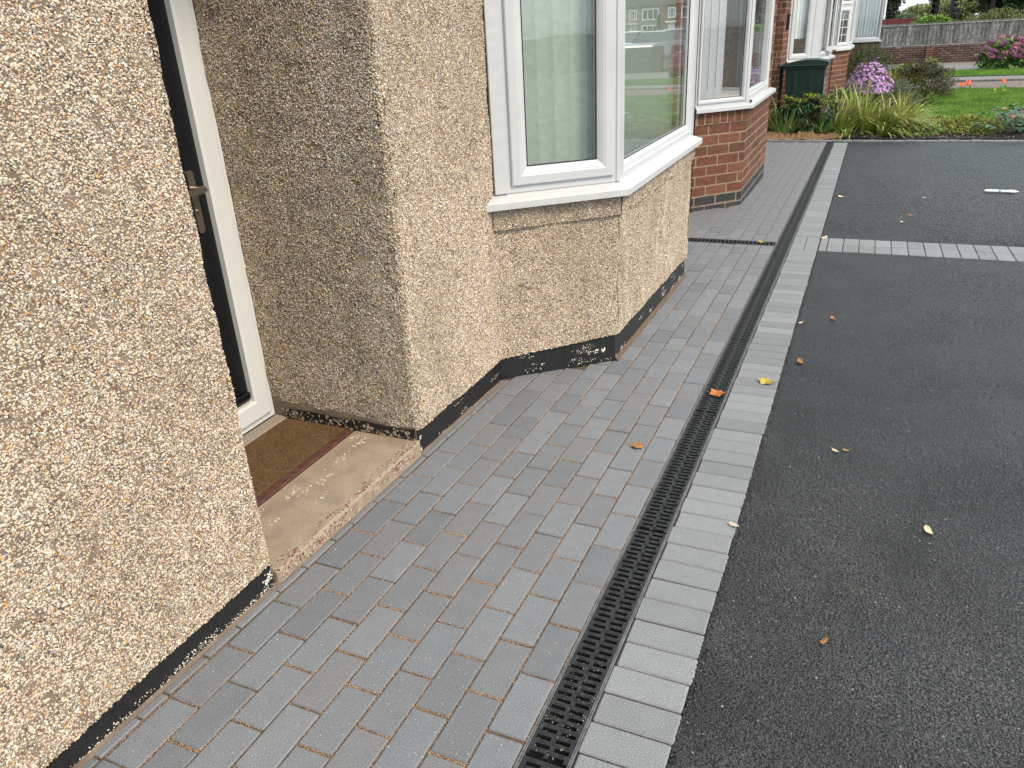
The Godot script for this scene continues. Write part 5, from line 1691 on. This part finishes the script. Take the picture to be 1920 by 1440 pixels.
func make_litter() -> void:
	var bt := thing("plastic_bottle", "crushed clear plastic bottle lying on the far tarmac panel", "bottle", pt(1.69, -SLOPE * 8.35 + 0.016, 8.35), -0.05)
	var m := mb(Transform3D(Basis(Vector3.BACK, -PI / 2).scaled(Vector3(1, 0.6, 1)), Vector3.ZERO))
	m.lathe(PackedVector2Array([Vector2(0, 0), Vector2(0.015, 0.002), Vector2(0.024, 0.02), Vector2(0.027, 0.06), Vector2(0.025, 0.09), Vector2(0.026, 0.12), Vector2(0.022, 0.135), Vector2(0.024, 0.15), Vector2(0.024, 0.17), Vector2(0.02, 0.19), Vector2(0.027, 0.22), Vector2(0.031, 0.25), Vector2(0.022, 0.28), Vector2(0.012, 0.3)]), 14)
	obj("body", m.mesh(), M.plastic, bt)
	var cp := mb(Transform3D(Basis(Vector3.BACK, -PI / 2).scaled(Vector3(1, 0.6, 1)), Vector3.ZERO))
	cp.lathe(PackedVector2Array([Vector2(0, 0.295), Vector2(0.0125, 0.295), Vector2(0.0125, 0.315), Vector2(0, 0.316)]), 12)
	obj("cap", cp.mesh(), M.white, bt)
	var lb := mb(Transform3D(Basis(Vector3.BACK, -PI / 2).scaled(Vector3(1, 0.6, 1)), Vector3.ZERO))
	lb.lathe(PackedVector2Array([Vector2(0.0265, 0.136), Vector2(0.0265, 0.15)]), 14)
	obj("label_band", lb.mesh(), mat(lin(0.1, 0.2, 0.3), 0.4), bt)
	# fallen leaves: [u, v, size, colour, lobed, label]
	var orange := Color(0.42, 0.14, 0.03)
	var yellow := Color(0.36, 0.28, 0.05)
	var brown := Color(0.32, 0.14, 0.05)
	var pale := Color(0.6, 0.48, 0.3)
	var leaves := [
		[-0.048, 2.2, 0.044, orange, 1, "orange curled maple leaf lying on the long drain"],
		[0.154, 2.415, 0.044, yellow, 1, "yellow-green maple leaf on the block edging by the tarmac"],
		[0.285, 2.75, 0.035, brown, 0, "brown leaf on the tarmac beside the maple leaf's edging"],
		[0.41, 3.53, 0.03, brown, 0, "small brown leaf on the near tarmac, nearest the block band"],
		[0.815, 1.286, 0.026, pale, 0, "pale tan leaf alone on the near tarmac, close to the picture's edge"],
		[0.2, 1.09, 0.02, pale, 0, "tiny cream flake on the tarmac touching the block edging"],
		[-0.27, 1.55, 0.03, brown, 1, "crumpled brown leaf on the grey blocks before the drain"],
		[0.312, 7.82, 0.05, pale, 0, "pale leaf on the far tarmac beside the block edging"],
		[0.235, 5.75, 0.05, pale, 0, "pale leaf where the block band meets the edging"],
		[-0.235, 5.45, 0.045, yellow, 0, "yellow leaf lying on the narrow cross drain"],
		[0.95, 6.9, 0.035, brown, 0, "brown leaf in the middle of the far tarmac"],
		[0.86, 6.55, 0.03, pale, 0, "pale scrap just in front of the brown leaf on the far tarmac"],
		[0.50, 1.78, 0.018, pale, 0, "cream crumb on the near tarmac, right of the drain's middle"],
		[0.54, 1.80, 0.014, yellow, 0, "yellowish crumb beside the cream one on the near tarmac"],
		[0.52, 0.6, 0.016, brown, 0, "tiny brown scrap low on the near tarmac"],
		[0.66, 13.25, 0.1, pale, 0, "tan leaf lying on the kerb before the strappy plants"],
		[0.235, 3.4, 0.02, pale, 0, "white speck of leaf at the edging halfway to the block band"],
		[1.1, 7.9, 0.03, pale, 0, "pale leaf near the bottle on the far tarmac"],
	]
	for l in leaves:
		var y: float = -SLOPE * l[1] + (0.004 if l[0] < 0.21 else 0.0)
		var o := thing("fallen_leaf", l[5], "leaf", pt(l[0], y, l[1]), rnd(0, TAU), "fallen leaves on the paving")
		var b := mb(Transform3D(), true)
		var s: float = l[2]
		var n := 15 if l[4] == 1 else 9
		var cup := Vector3(0, 0.003, 0)
		for k in n:
			var r: Array[Vector3] = []
			for j in [k, k + 1]:
				var a: float = TAU * j / n
				var rr: float = s * ((0.45 + 0.55 * absf(cos(a * 2.5))) if l[4] == 1 else (0.55 + 0.45 * absf(cos(a))))
				r.append(Vector3(cos(a) * rr, 0.003 + s * (0.1 + 0.14 * sin(a * 2.0 + 1.0)) * rr / s, sin(a) * rr * (1.0 if l[4] == 1 else 0.62)))
			b.tint = jitter(l[3], 0.35)
			b.tri(cup, r[0], r[1], Vector3.UP)
		b.tint = l[3] * 0.7
		b.tube(PackedVector3Array([cup, Vector3(-s * 0.9, 0.006, 0), Vector3(-s * 1.3, 0.012, s * 0.2)]), 0.0012, 0.0008, 4)
		obj("blade", b.mesh(), M.dryleaf, o)

# ---------------------------------------------------------------- garden wall, fence and what lies beyond
func make_boundary() -> void:
	var w := thing("brick_garden_wall", "low weathered red brick garden wall with piers under the grey board fence", "wall")
	var fr := frame(0.4, 29.95, 1, 0)
	var core := mb()
	core.box(pt(0.4, -0.4, 29.97), pt(5.12, 0.53, 30.18))
	var co := obj("wall_core", core.mesh(), M.old_mortar, w)
	var wb: Array = M.old_bricks
	brick_wall(co, fr, 0.0, 4.75, -0.02, 8, 0.0725, 0.232, 0.05, wb, M.old_mortar, "brick", false, 0, 0.02, 0.022)
	for u in [1.98, 3.92]:
		var pb := mb()
		pb.box(pt(u, -0.4, 29.86), pt(u + 0.235, 0.55, 29.94))
		var po := obj("pier", pb.mesh(), M.old_mortar, w)
		brick_wall(po, frame(u - 0.005, 29.85, 1, 0), 0.0, 0.245, -0.02, 8, 0.0725, 0.245, 0.0, [M.bricks[5], M.old_bricks[2], M.bricks[2]], M.old_mortar, "brick", false, 0, 0.02, 0.02)
	for u in [4.93, 5.66]:
		var pb := mb()
		pb.box(pt(u, -0.4, 29.9), pt(u + 0.36, 0.93, 30.26), 0.01)
		var po := obj("gate_pier", pb.mesh(), M.old_mortar, w)
		brick_wall(po, frame(u - 0.01, 29.89, 1, 0), 0.0, 0.38, -0.02, 13, 0.0725, 0.232, 0.05, wb, M.old_mortar, "brick", false, 0, 0.02, 0.02)
	# boards
	var f := thing("board_fence", "weathered grey vertical board fence with a capping rail on the brick wall", "fence")
	var bm: Array[ArrayMesh] = []
	for k in 3:
		var m := mb()
		m.box(Vector3(-0.07, 0.0, -0.012), Vector3(0.07, 0.62, 0.012), 0.004)
		bm.append(m.mesh())
	var u := 0.5
	while u < 4.85:
		var o := obj("board", bm[rng.randi() % 3], M.boards[int(absf(rng.randfn(0, 1.8))) % 6], f)
		o.transform = Transform3D(Basis.from_euler(Vector3(rnd(-0.01, 0.01), 0.1, rnd(-0.012, 0.004))), pt(u, 0.575 + rnd(-0.004, 0.004), 29.98))
		u += 0.128
	var cap := mb()
	cap.box(pt(0.4, 1.195, 29.95), pt(4.93, 1.225, 30.04), 0.006)
	cap.box(pt(0.4, 0.552, 29.955), pt(4.93, 0.59, 29.985), 0.004)
	obj("capping_rail", cap.mesh(), M.boards[5], f)
	var cap2 := mb()
	cap2.box(pt(0.4, 1.228, 30.06), pt(4.93, 1.262, 30.12), 0.006)
	obj("back_rail", cap2.mesh(), M.boards[1], f)
	var dark := thing("board_fence", "dark board fence running on beyond the brick gate piers", "fence")
	u = 6.05
	while u < 13.0:
		var o := obj("board", bm[rng.randi() % 3], M.boards[4], dark)
		o.transform = Transform3D(Basis.from_euler(Vector3(0, 0.1, 0)).scaled_local(Vector3(1, 1.5, 1)), pt(u, -0.02, 30.0))
		u += 0.135
	# red boarded fence and shrubs behind
	var rf := thing("red_fence", "dark red horizontal board fence behind the grey one", "fence")
	for k in 10:
		var m := mb()
		m.box(pt(-0.6, 0.35 + 0.105 * k, 38.0), pt(1.9, 0.45 + 0.105 * k, 38.03), 0.006)
		obj("board", m.mesh(), M.redboard, rf)
	for x in [-0.05, 0.85, 1.85]:
		var m := mb()
		m.box(pt(x, 0.0, 37.9), pt(x + 0.08, 1.12, 37.98), 0.005)
		obj("post", m.mesh(), M.boards[0], rf)
	var cr := thing("climber", "bright green climber spilling over the grey board fence", "climber", pt(2.0, 1.15, 30.35))
	var m1 := mb(Transform3D(), true)
	leaf_crown(m1, Vector3(0.05, 0.05, 0), Vector3(0.62, 0.24, 0.3), 1500, 0.1, 0.05, [Color(0.14, 0.26, 0.03), Color(0.2, 0.32, 0.04), Color(0.07, 0.14, 0.02)], 0.7)
	obj("leaves", m1.mesh(), M.leaf, cr)
	var hs := mb(Transform3D(), true)
	stems(hs, Vector3(0, -1.1, 0), Vector3(0, 0.0, 0), Vector3(0.5, 0.2, 0.2), 12, 0.012)
	obj("stems", hs.mesh(), M.leaf, cr)
	for c in [[4.55, 36.0, Vector3(1.5, 0.75, 0.7), 0.75, 6500, "long clipped olive-green hedge behind the grey fence"], [3.0, 36.6, Vector3(0.9, 0.6, 0.6), 0.55, 3000, "lower end of the clipped hedge beside the climber"], [12.6, 45.0, Vector3(2.4, 1.3, 1.2), 0.9, 5000, "bushy green hedge across the road, mirrored in the bay window"]]:
		var hg := thing("hedge", c[5], "hedge", pt(c[0], 0.0, c[1]))
		var m := mb(Transform3D(), true)
		leaf_crown(m, Vector3(0, c[3], 0), c[2], c[4], 0.075, 0.03, [Color(0.11, 0.125, 0.03), Color(0.14, 0.155, 0.04), Color(0.08, 0.1, 0.025)], 0.7, 0.8)
		obj("leaves", m.mesh(), M.leaf, hg)
		var s := mb(Transform3D(), true)
		stems(s, Vector3.ZERO, Vector3(0, c[3], 0), c[2], 20, 0.015)
		obj("stems", s.mesh(), M.leaf, hg)

func make_far() -> void:
	# brick house end with white pipe
	var b := thing("brick_house", "far brick house end with a white downpipe, seen past the stone-faced house", "house")
	var bm := mb()
	bm.prism(PackedVector2Array([Vector2(-4.0, 40.0), Vector2(0.56, 40.0), Vector2(0.56, 47.0), Vector2(-4.0, 47.0)]), -0.2, 5.2)
	var bw := obj("end_wall", bm.mesh(), M.bricks[0], b)
	brick_wall(bw, frame(-0.8, 39.99, 1, 0), 0.0, 1.36, 0.0, 40, 0.075, 0.232, 0.0, M.bricks.slice(0, 5), M.mortar, "brick", true)
	var pp := mb()
	pp.tube(PackedVector3Array([pt(0.58, 0.0, 39.9), pt(0.58, 5.0, 39.9)]), 0.04, 0.04, 8)
	obj("downpipe", pp.mesh(), M.white, b)
	var wh := mb()
	wh.box(pt(0.3, 1.33, 39.86), pt(0.42, 1.43, 39.95), 0.004)
	obj("meter_box", wh.mesh(), M.white, b)
	pitched_roof(b, 0.75, 39.8, 47.2, 5.2)
	# bungalow and garage to the far side
	var g := thing("bungalow", "pinkish brick bungalow with a white roof edge beyond the hedge", "bungalow")
	var gm := mb()
	gm.prism(PackedVector2Array([Vector2(10.4, 70.0), Vector2(12.7, 70.0), Vector2(12.7, 76.0), Vector2(10.4, 76.0)]), -0.2, 1.75)
	obj("wall", gm.mesh(), M.beige, g)
	var gf := mb()
	gf.box(pt(10.1, 1.8, 69.6), pt(12.75, 2.28, 70.0), 0.03)
	obj("fascia", gf.mesh(), M.white, g)
	var gr := mb()
	gr.quad(pt(10.1, 2.3, 69.6), pt(12.9, 2.3, 69.6), pt(12.9, 3.6, 73.5), pt(10.1, 3.6, 73.5), Vector3.UP)
	gr.quad(pt(10.1, 2.3, 77.0), pt(12.9, 2.3, 77.0), pt(12.9, 3.6, 73.5), pt(10.1, 3.6, 73.5), Vector3.UP)
	obj("roof", gr.mesh(), M.roof, g)
	var win := mb()
	win.box(pt(12.2, 0.95, 69.94), pt(12.7, 1.5, 70.0), 0.01)
	obj("window", win.mesh(), M.white, g)
	var ga := thing("garage", "low garage with a brown sloping roof at the picture's far corner", "garage")
	var gam := mb()
	gam.prism(PackedVector2Array([Vector2(8.6, 50.0), Vector2(9.5, 50.0), Vector2(9.5, 55.0), Vector2(8.6, 55.0)]), -0.2, 0.95)
	obj("wall", gam.mesh(), M.beige, ga)
	var gar := mb()
	gar.quad(pt(8.2, 0.95, 49.7), pt(9.7, 0.95, 49.7), pt(9.7, 1.9, 52.5), pt(9.3, 1.9, 52.5), Vector3.UP)
	gar.tri(pt(8.2, 0.95, 49.7), pt(9.3, 1.9, 52.5), pt(8.2, 0.95, 55.2), Vector3(-1, 1, 0))
	obj("roof", gar.mesh(), M.roof, ga)
	# traffic lights
	for t in [[3.55, 60.0, -0.35, "traffic signal seen from behind, the first one past the pale trees", false], [4.62, 60.5, 1.15, "traffic signal with its hoods turned to the side, beside the dark tree trunk", false], [13.6, 62.0, 2.6, "traffic signal showing green, mirrored in the bay window", true]]:
		var s := thing("traffic_light", t[3], "traffic light", pt(t[0], 0.0, t[1]), t[2], "traffic signals at the crossing")
		var p := mb()
		p.tube(PackedVector3Array([Vector3(0, -0.3, 0), Vector3(0, 1.6, 0)]), 0.057, 0.057, 10)
		obj("pole", p.mesh(), M.iron, s)
		var h := mb()
		h.box(Vector3(-0.17, 1.45, -0.12), Vector3(0.17, 2.45, 0.1), 0.02)
		obj("signal_head", h.mesh(), M.iron, s)
		for k in 3:
			var v := mb(Transform3D(Basis(Vector3.RIGHT, PI / 2), Vector3(0, 1.62 + 0.32 * k, 0.1)))
			v.lathe(PackedVector2Array([Vector2(0.12, 0.0), Vector2(0.125, 0.2), Vector2(0.115, 0.2), Vector2(0.11, 0.0)]), 14)
			obj("hood", v.mesh(), M.iron, s)
			var d := mb(Transform3D(Basis(Vector3.RIGHT, PI / 2), Vector3(0, 1.62 + 0.32 * k, 0.105)))
			d.lathe(PackedVector2Array([Vector2(0, 0.01), Vector2(0.11, 0.0)]), 14)
			obj("green_lamp" if k == 0 else "lens", d.mesh(), M.green_lamp if k == 0 and t[4] else M.dark, s)
		if t[4]:
			var o := OmniLight3D.new()
			o.name = "green_lamp_light"
			o.light_color = Color(0.0, 1.0, 0.7)
			o.light_energy = 0.02
			o.omni_range = 4.0
			o.light_size = 0.1
			o.shadow_enabled = true
			o.position = Vector3(0, 1.62, 0.3)
			s.add_child(o, true)
	for c in [[3.3, 52.0, 0.05, 7.0, "dark telegraph pole standing between the two traffic signals"], [5.0, 60.0, 0.03, 5.0, "thin dark lamp post to the side of the traffic signals"], [8.35, 52.0, 0.04, 6.0, "dark lamp post in front of the white-edged bungalow"]]:
		var o := thing("lamp_post", c[4], "post", pt(c[0], 0, c[1]))
		var m := mb()
		m.tube(PackedVector3Array([Vector3(0, -0.2, 0), Vector3(0, c[3] * 0.5, 0), Vector3(0, c[3], 0)]), c[2] * 1.5, c[2], 8)
		obj("column", m.mesh(), M.bark if c[2] > 0.045 else M.iron, o)
		var a := mb()
		a.tube(PackedVector3Array([Vector3(0, c[3] * 0.97, 0), Vector3(0.4, c[3], 0)]), 0.02, 0.02, 6)
		obj("arm", a.mesh(), M.iron, o)
	var bo := thing("bollard", "white-topped orange bollard behind the hedge's dip", "bollard", pt(4.55, 0.0, 44.0))
	var m2 := mb()
	m2.lathe(PackedVector2Array([Vector2(0.14, 0), Vector2(0.13, 1.2), Vector2(0.0, 1.21)]), 12)
	obj("base", m2.mesh(), M.orange, bo)
	var m3 := mb()
	m3.lathe(PackedVector2Array([Vector2(0.1, 1.215), Vector2(0.1, 1.4), Vector2(0.0, 1.43)]), 12)
	obj("top", m3.mesh(), M.white, bo)
	# trees
	var deep := [Color(0.018, 0.04, 0.014), Color(0.03, 0.058, 0.018), Color(0.045, 0.07, 0.02)]
	var mid := [Color(0.12, 0.155, 0.06), Color(0.17, 0.2, 0.08), Color(0.23, 0.23, 0.09)]
	tree("big dark dense tree whose crown fills the sky over the hedge", 7.1, 56.0, 0.0, 9.0, Vector3(1.7, 3.4, 2.4), 4.6, 2200, 0.5, deep, 0.35, 16)
	tree("dark spreading tree whose boughs hang over the traffic signals", 6.0, 53.0, 0.0, 7.0, Vector3(2.1, 1.4, 2.0), 4.7, 1100, 0.4, deep, 0.16, 12)
	tree("dark upright conifer just past the far brick house end", 1.0, 48.0, 0.0, 7.0, Vector3(0.22, 3.2, 0.24), 3.6, 900, 0.2, [Color(0.03, 0.05, 0.03), Color(0.05, 0.07, 0.04)], 0.15, 12)
	for c in [[3.0, 110.0, 1.1, 0.55, 1.05, "bluish-green rounded tree, first in the pale far row"], [5.4, 118.0, 1.5, 0.85, 1.7, "yellowing green tree in the middle of the pale far row"], [8.2, 122.0, 2.0, 1.2, 2.1, "olive tree behind the traffic signals in the far row"], [11.0, 130.0, 3.6, 2.2, 3.0, "last greyish tree of the far row, below the dark boughs"], [15.5, 125.0, 3.6, 2.6, 3.5, "grey-green tree beyond the white-edged bungalow"], [21.0, 120.0, 4.0, 3.2, 4.6, "tall pale tree far behind the bungalow roof"]]:
		tree(c[5], c[0], c[1], 0.0, c[4] + 0.6, Vector3(c[2], c[3], c[2]), c[4] * 0.72, 1300, 0.4, mid if c[0] != 3.0 else [Color(0.1, 0.15, 0.09), Color(0.13, 0.17, 0.09)], 0.2, 10)
	# white van beyond the hedge
	vehicle("white_van", "white van with grey windows parked beyond the hedge's end", "van", pt(13.4, 0.2, 92.0), PI / 2, M.white, 5.2, 2.05, 2.35, true)
	# parked cars mirrored in the bay
	vehicle("parked_car", "white parked car across the road, mirrored low in the bay window", "car", pt(10.4, 0.0, 43.5), PI / 2 + 0.5, M.white, 4.2, 1.75, 1.45, false)
	vehicle("parked_car", "silver parked car mirrored between the brick gate piers", "car", pt(8.9, 0.0, 42.0), PI / 2 + 0.2, M.silver, 4.2, 1.75, 1.42, false)
	vehicle("parked_car", "dark grey parked car mirrored at the far edge of the bay window", "car", pt(9.4, 0.0, 49.0), PI / 2 + 0.2, M.carglass, 4.3, 1.75, 1.45, false)
	vehicle("parked_car", "silver car parked on the drive behind the viewer, mirrored in the opening pane", "car", pt(6.6, 0.1, -2.2), 0.3, M.silver, 4.2, 1.75, 1.45, false)
	# terrace across the road, seen in the window
	for k in 5:
		var u := 15.5 + 5.6 * k
		var v := 104.0 + 2.0 * k
		var t := thing("terraced_house", "%s terraced house across the road, mirrored in the bay window" % ["first pale grey", "second, brick-coloured,", "third pale", "fourth brick-coloured", "last pale"][k], "house", pt(u, 0, v), 0, "terraced houses across the road")
		var wl := mb()
		wl.box(Vector3(-2.78, -0.2, -6), Vector3(2.78, 4.3, 0))
		obj("wall", wl.mesh(), M.beige if k % 2 == 0 else M.bricks[4], t)
		var rf := mb()
		rf.quad(Vector3(-2.8, 4.2, 0.4), Vector3(2.8, 4.2, 0.4), Vector3(2.8, 6.6, -3.2), Vector3(-2.8, 6.6, -3.2), Vector3.UP)
		rf.quad(Vector3(-2.8, 4.2, -6.8), Vector3(2.8, 4.2, -6.8), Vector3(2.8, 6.6, -3.2), Vector3(-2.8, 6.6, -3.2), Vector3.UP)
		rf.tri(Vector3(-2.8, 4.2, 0.4), Vector3(-2.8, 6.6, -3.2), Vector3(-2.8, 4.2, -6.8), Vector3.LEFT)
		rf.tri(Vector3(2.8, 4.2, 0.4), Vector3(2.8, 6.6, -3.2), Vector3(2.8, 4.2, -6.8), Vector3.RIGHT)
		rf.box(Vector3(2.0, 5.4, -3.6), Vector3(2.8, 7.4, -2.8), 0.05)
		obj("roof", rf.mesh(), M.roof, t)
		for q in [[-1.9, 2.5, 2.2, 1.35], [1.0, 2.6, 1.0, 1.2], [-1.9, 0.5, 2.2, 1.4]]:
			var wf := group_node("window", t)
			var fm := mb()
			fm.mitred(q[0], q[0] + q[2], q[1], q[1] + q[3], PackedVector2Array([Vector2(0, 0), Vector2(0, 0.25), Vector2(0.12, 0.25), Vector2(0.12, 0.05)]))
			for j in 2:
				fm.box(Vector3(q[0] + q[2] * (j + 1) / 3.0 - 0.04, q[1], 0.0), Vector3(q[0] + q[2] * (j + 1) / 3.0 + 0.04, q[1] + q[3], 0.2))
			obj("frame", fm.mesh(), M.white, wf)
			var pn := mb()
			pn.box(Vector3(q[0] + 0.1, q[1] + 0.1, 0.0), Vector3(q[0] + q[2] - 0.1, q[1] + q[3] - 0.1, 0.05))
			obj("pane", pn.mesh(), M.carglass, wf)
		var dr := mb()
		dr.box(Vector3(1.1, -0.1, 0), Vector3(2.0, 2.0, 0.06))
		dr.box(Vector3(0.9, 2.05, 0), Vector3(2.2, 2.25, 0.6), 0.02)
		obj("door", dr.mesh(), M.white, t)

# car or van: side outline pushed across, drawn in towards the roof
func vehicle(called: String, label: String, category: String, at: Vector3, turn: float, paint: Material, l: float, w: float, h: float, van: bool) -> void:
	var t := thing(called, label, category, at, turn, "" if van else "cars parked near the house")
	var low := [Vector2(-0.5, 0.22), Vector2(-0.505, 0.42), Vector2(-0.48, 0.55), Vector2(-0.22, 0.63), Vector2(0.4, 0.64), Vector2(0.495, 0.6), Vector2(0.505, 0.3), Vector2(0.49, 0.2)]
	var top := [Vector2(-0.25, 0.62), Vector2(-0.1, 0.97), Vector2(0.05, 1.0), Vector2(0.3, 0.985), Vector2(0.45, 0.66)]
	if van:
		low = [Vector2(-0.5, 0.15), Vector2(-0.505, 0.35), Vector2(-0.44, 0.5), Vector2(-0.36, 0.55), Vector2(0.5, 0.55), Vector2(0.5, 0.15)]
		top = [Vector2(-0.36, 0.54), Vector2(-0.24, 0.94), Vector2(-0.18, 1.0), Vector2(0.47, 1.0), Vector2(0.5, 0.95), Vector2(0.5, 0.54)]
	var body := mb()
	var poly := PackedVector2Array()
	for p in low:
		poly.append(Vector2(p.x * l, p.y * h))
	body.plate(poly, -w * 0.47, w * 0.47)
	var inner := PackedVector2Array()
	for p in low:
		inner.append(Vector2(p.x * l * 0.985, lerpf(0.4, p.y, 0.93) * h))
	body.plate(inner, -w * 0.5, w * 0.5)
	obj("body", body.mesh(), paint, t)
	var cab := mb()
	var roof := mb()
	var n := top.size()
	for i in n - 1:
		var a: Vector2 = top[i]
		var b: Vector2 = top[i + 1]
		var za := w * lerpf(0.46, 0.38, clampf((a.y - 0.62) / 0.38, 0, 1))
		var zb := w * lerpf(0.46, 0.38, clampf((b.y - 0.62) / 0.38, 0, 1))
		var m: MB = roof if (a.y > 0.9 and b.y > 0.9) or (van and i == n - 2) else cab
		m.quad(Vector3(a.x * l, a.y * h, -za), Vector3(b.x * l, b.y * h, -zb), Vector3(b.x * l, b.y * h, zb), Vector3(a.x * l, a.y * h, za), Vector3(0, 1, 0))
	for s in [-1.0, 1.0]:
		for i in range(1, n - 1):
			var q: Array[Vector3] = []
			for p in [top[0], top[i], top[i + 1]]:
				q.append(Vector3(p.x * l, p.y * h, s * w * lerpf(0.46, 0.38, clampf((p.y - 0.62) / 0.38, 0, 1))))
			(roof if van and i > 1 else cab).tri(q[0], q[1], q[2], Vector3(0, 0, s))
	obj("windows", cab.mesh(), M.carglass, t)
	obj("roof", roof.mesh(), paint, t)
	for x in [-0.31, 0.31]:
		for s in [-1.0, 1.0]:
			var wh := mb(Transform3D(Basis(Vector3.RIGHT, PI / 2), Vector3(x * l, 0.31, s * w * 0.43)))
			wh.lathe(PackedVector2Array([Vector2(0, -0.1), Vector2(0.24, -0.1), Vector2(0.31, -0.08), Vector2(0.31, 0.08), Vector2(0.24, 0.1), Vector2(0, 0.1)]), 18)
			obj("wheel", wh.mesh(), M.tyre, t)
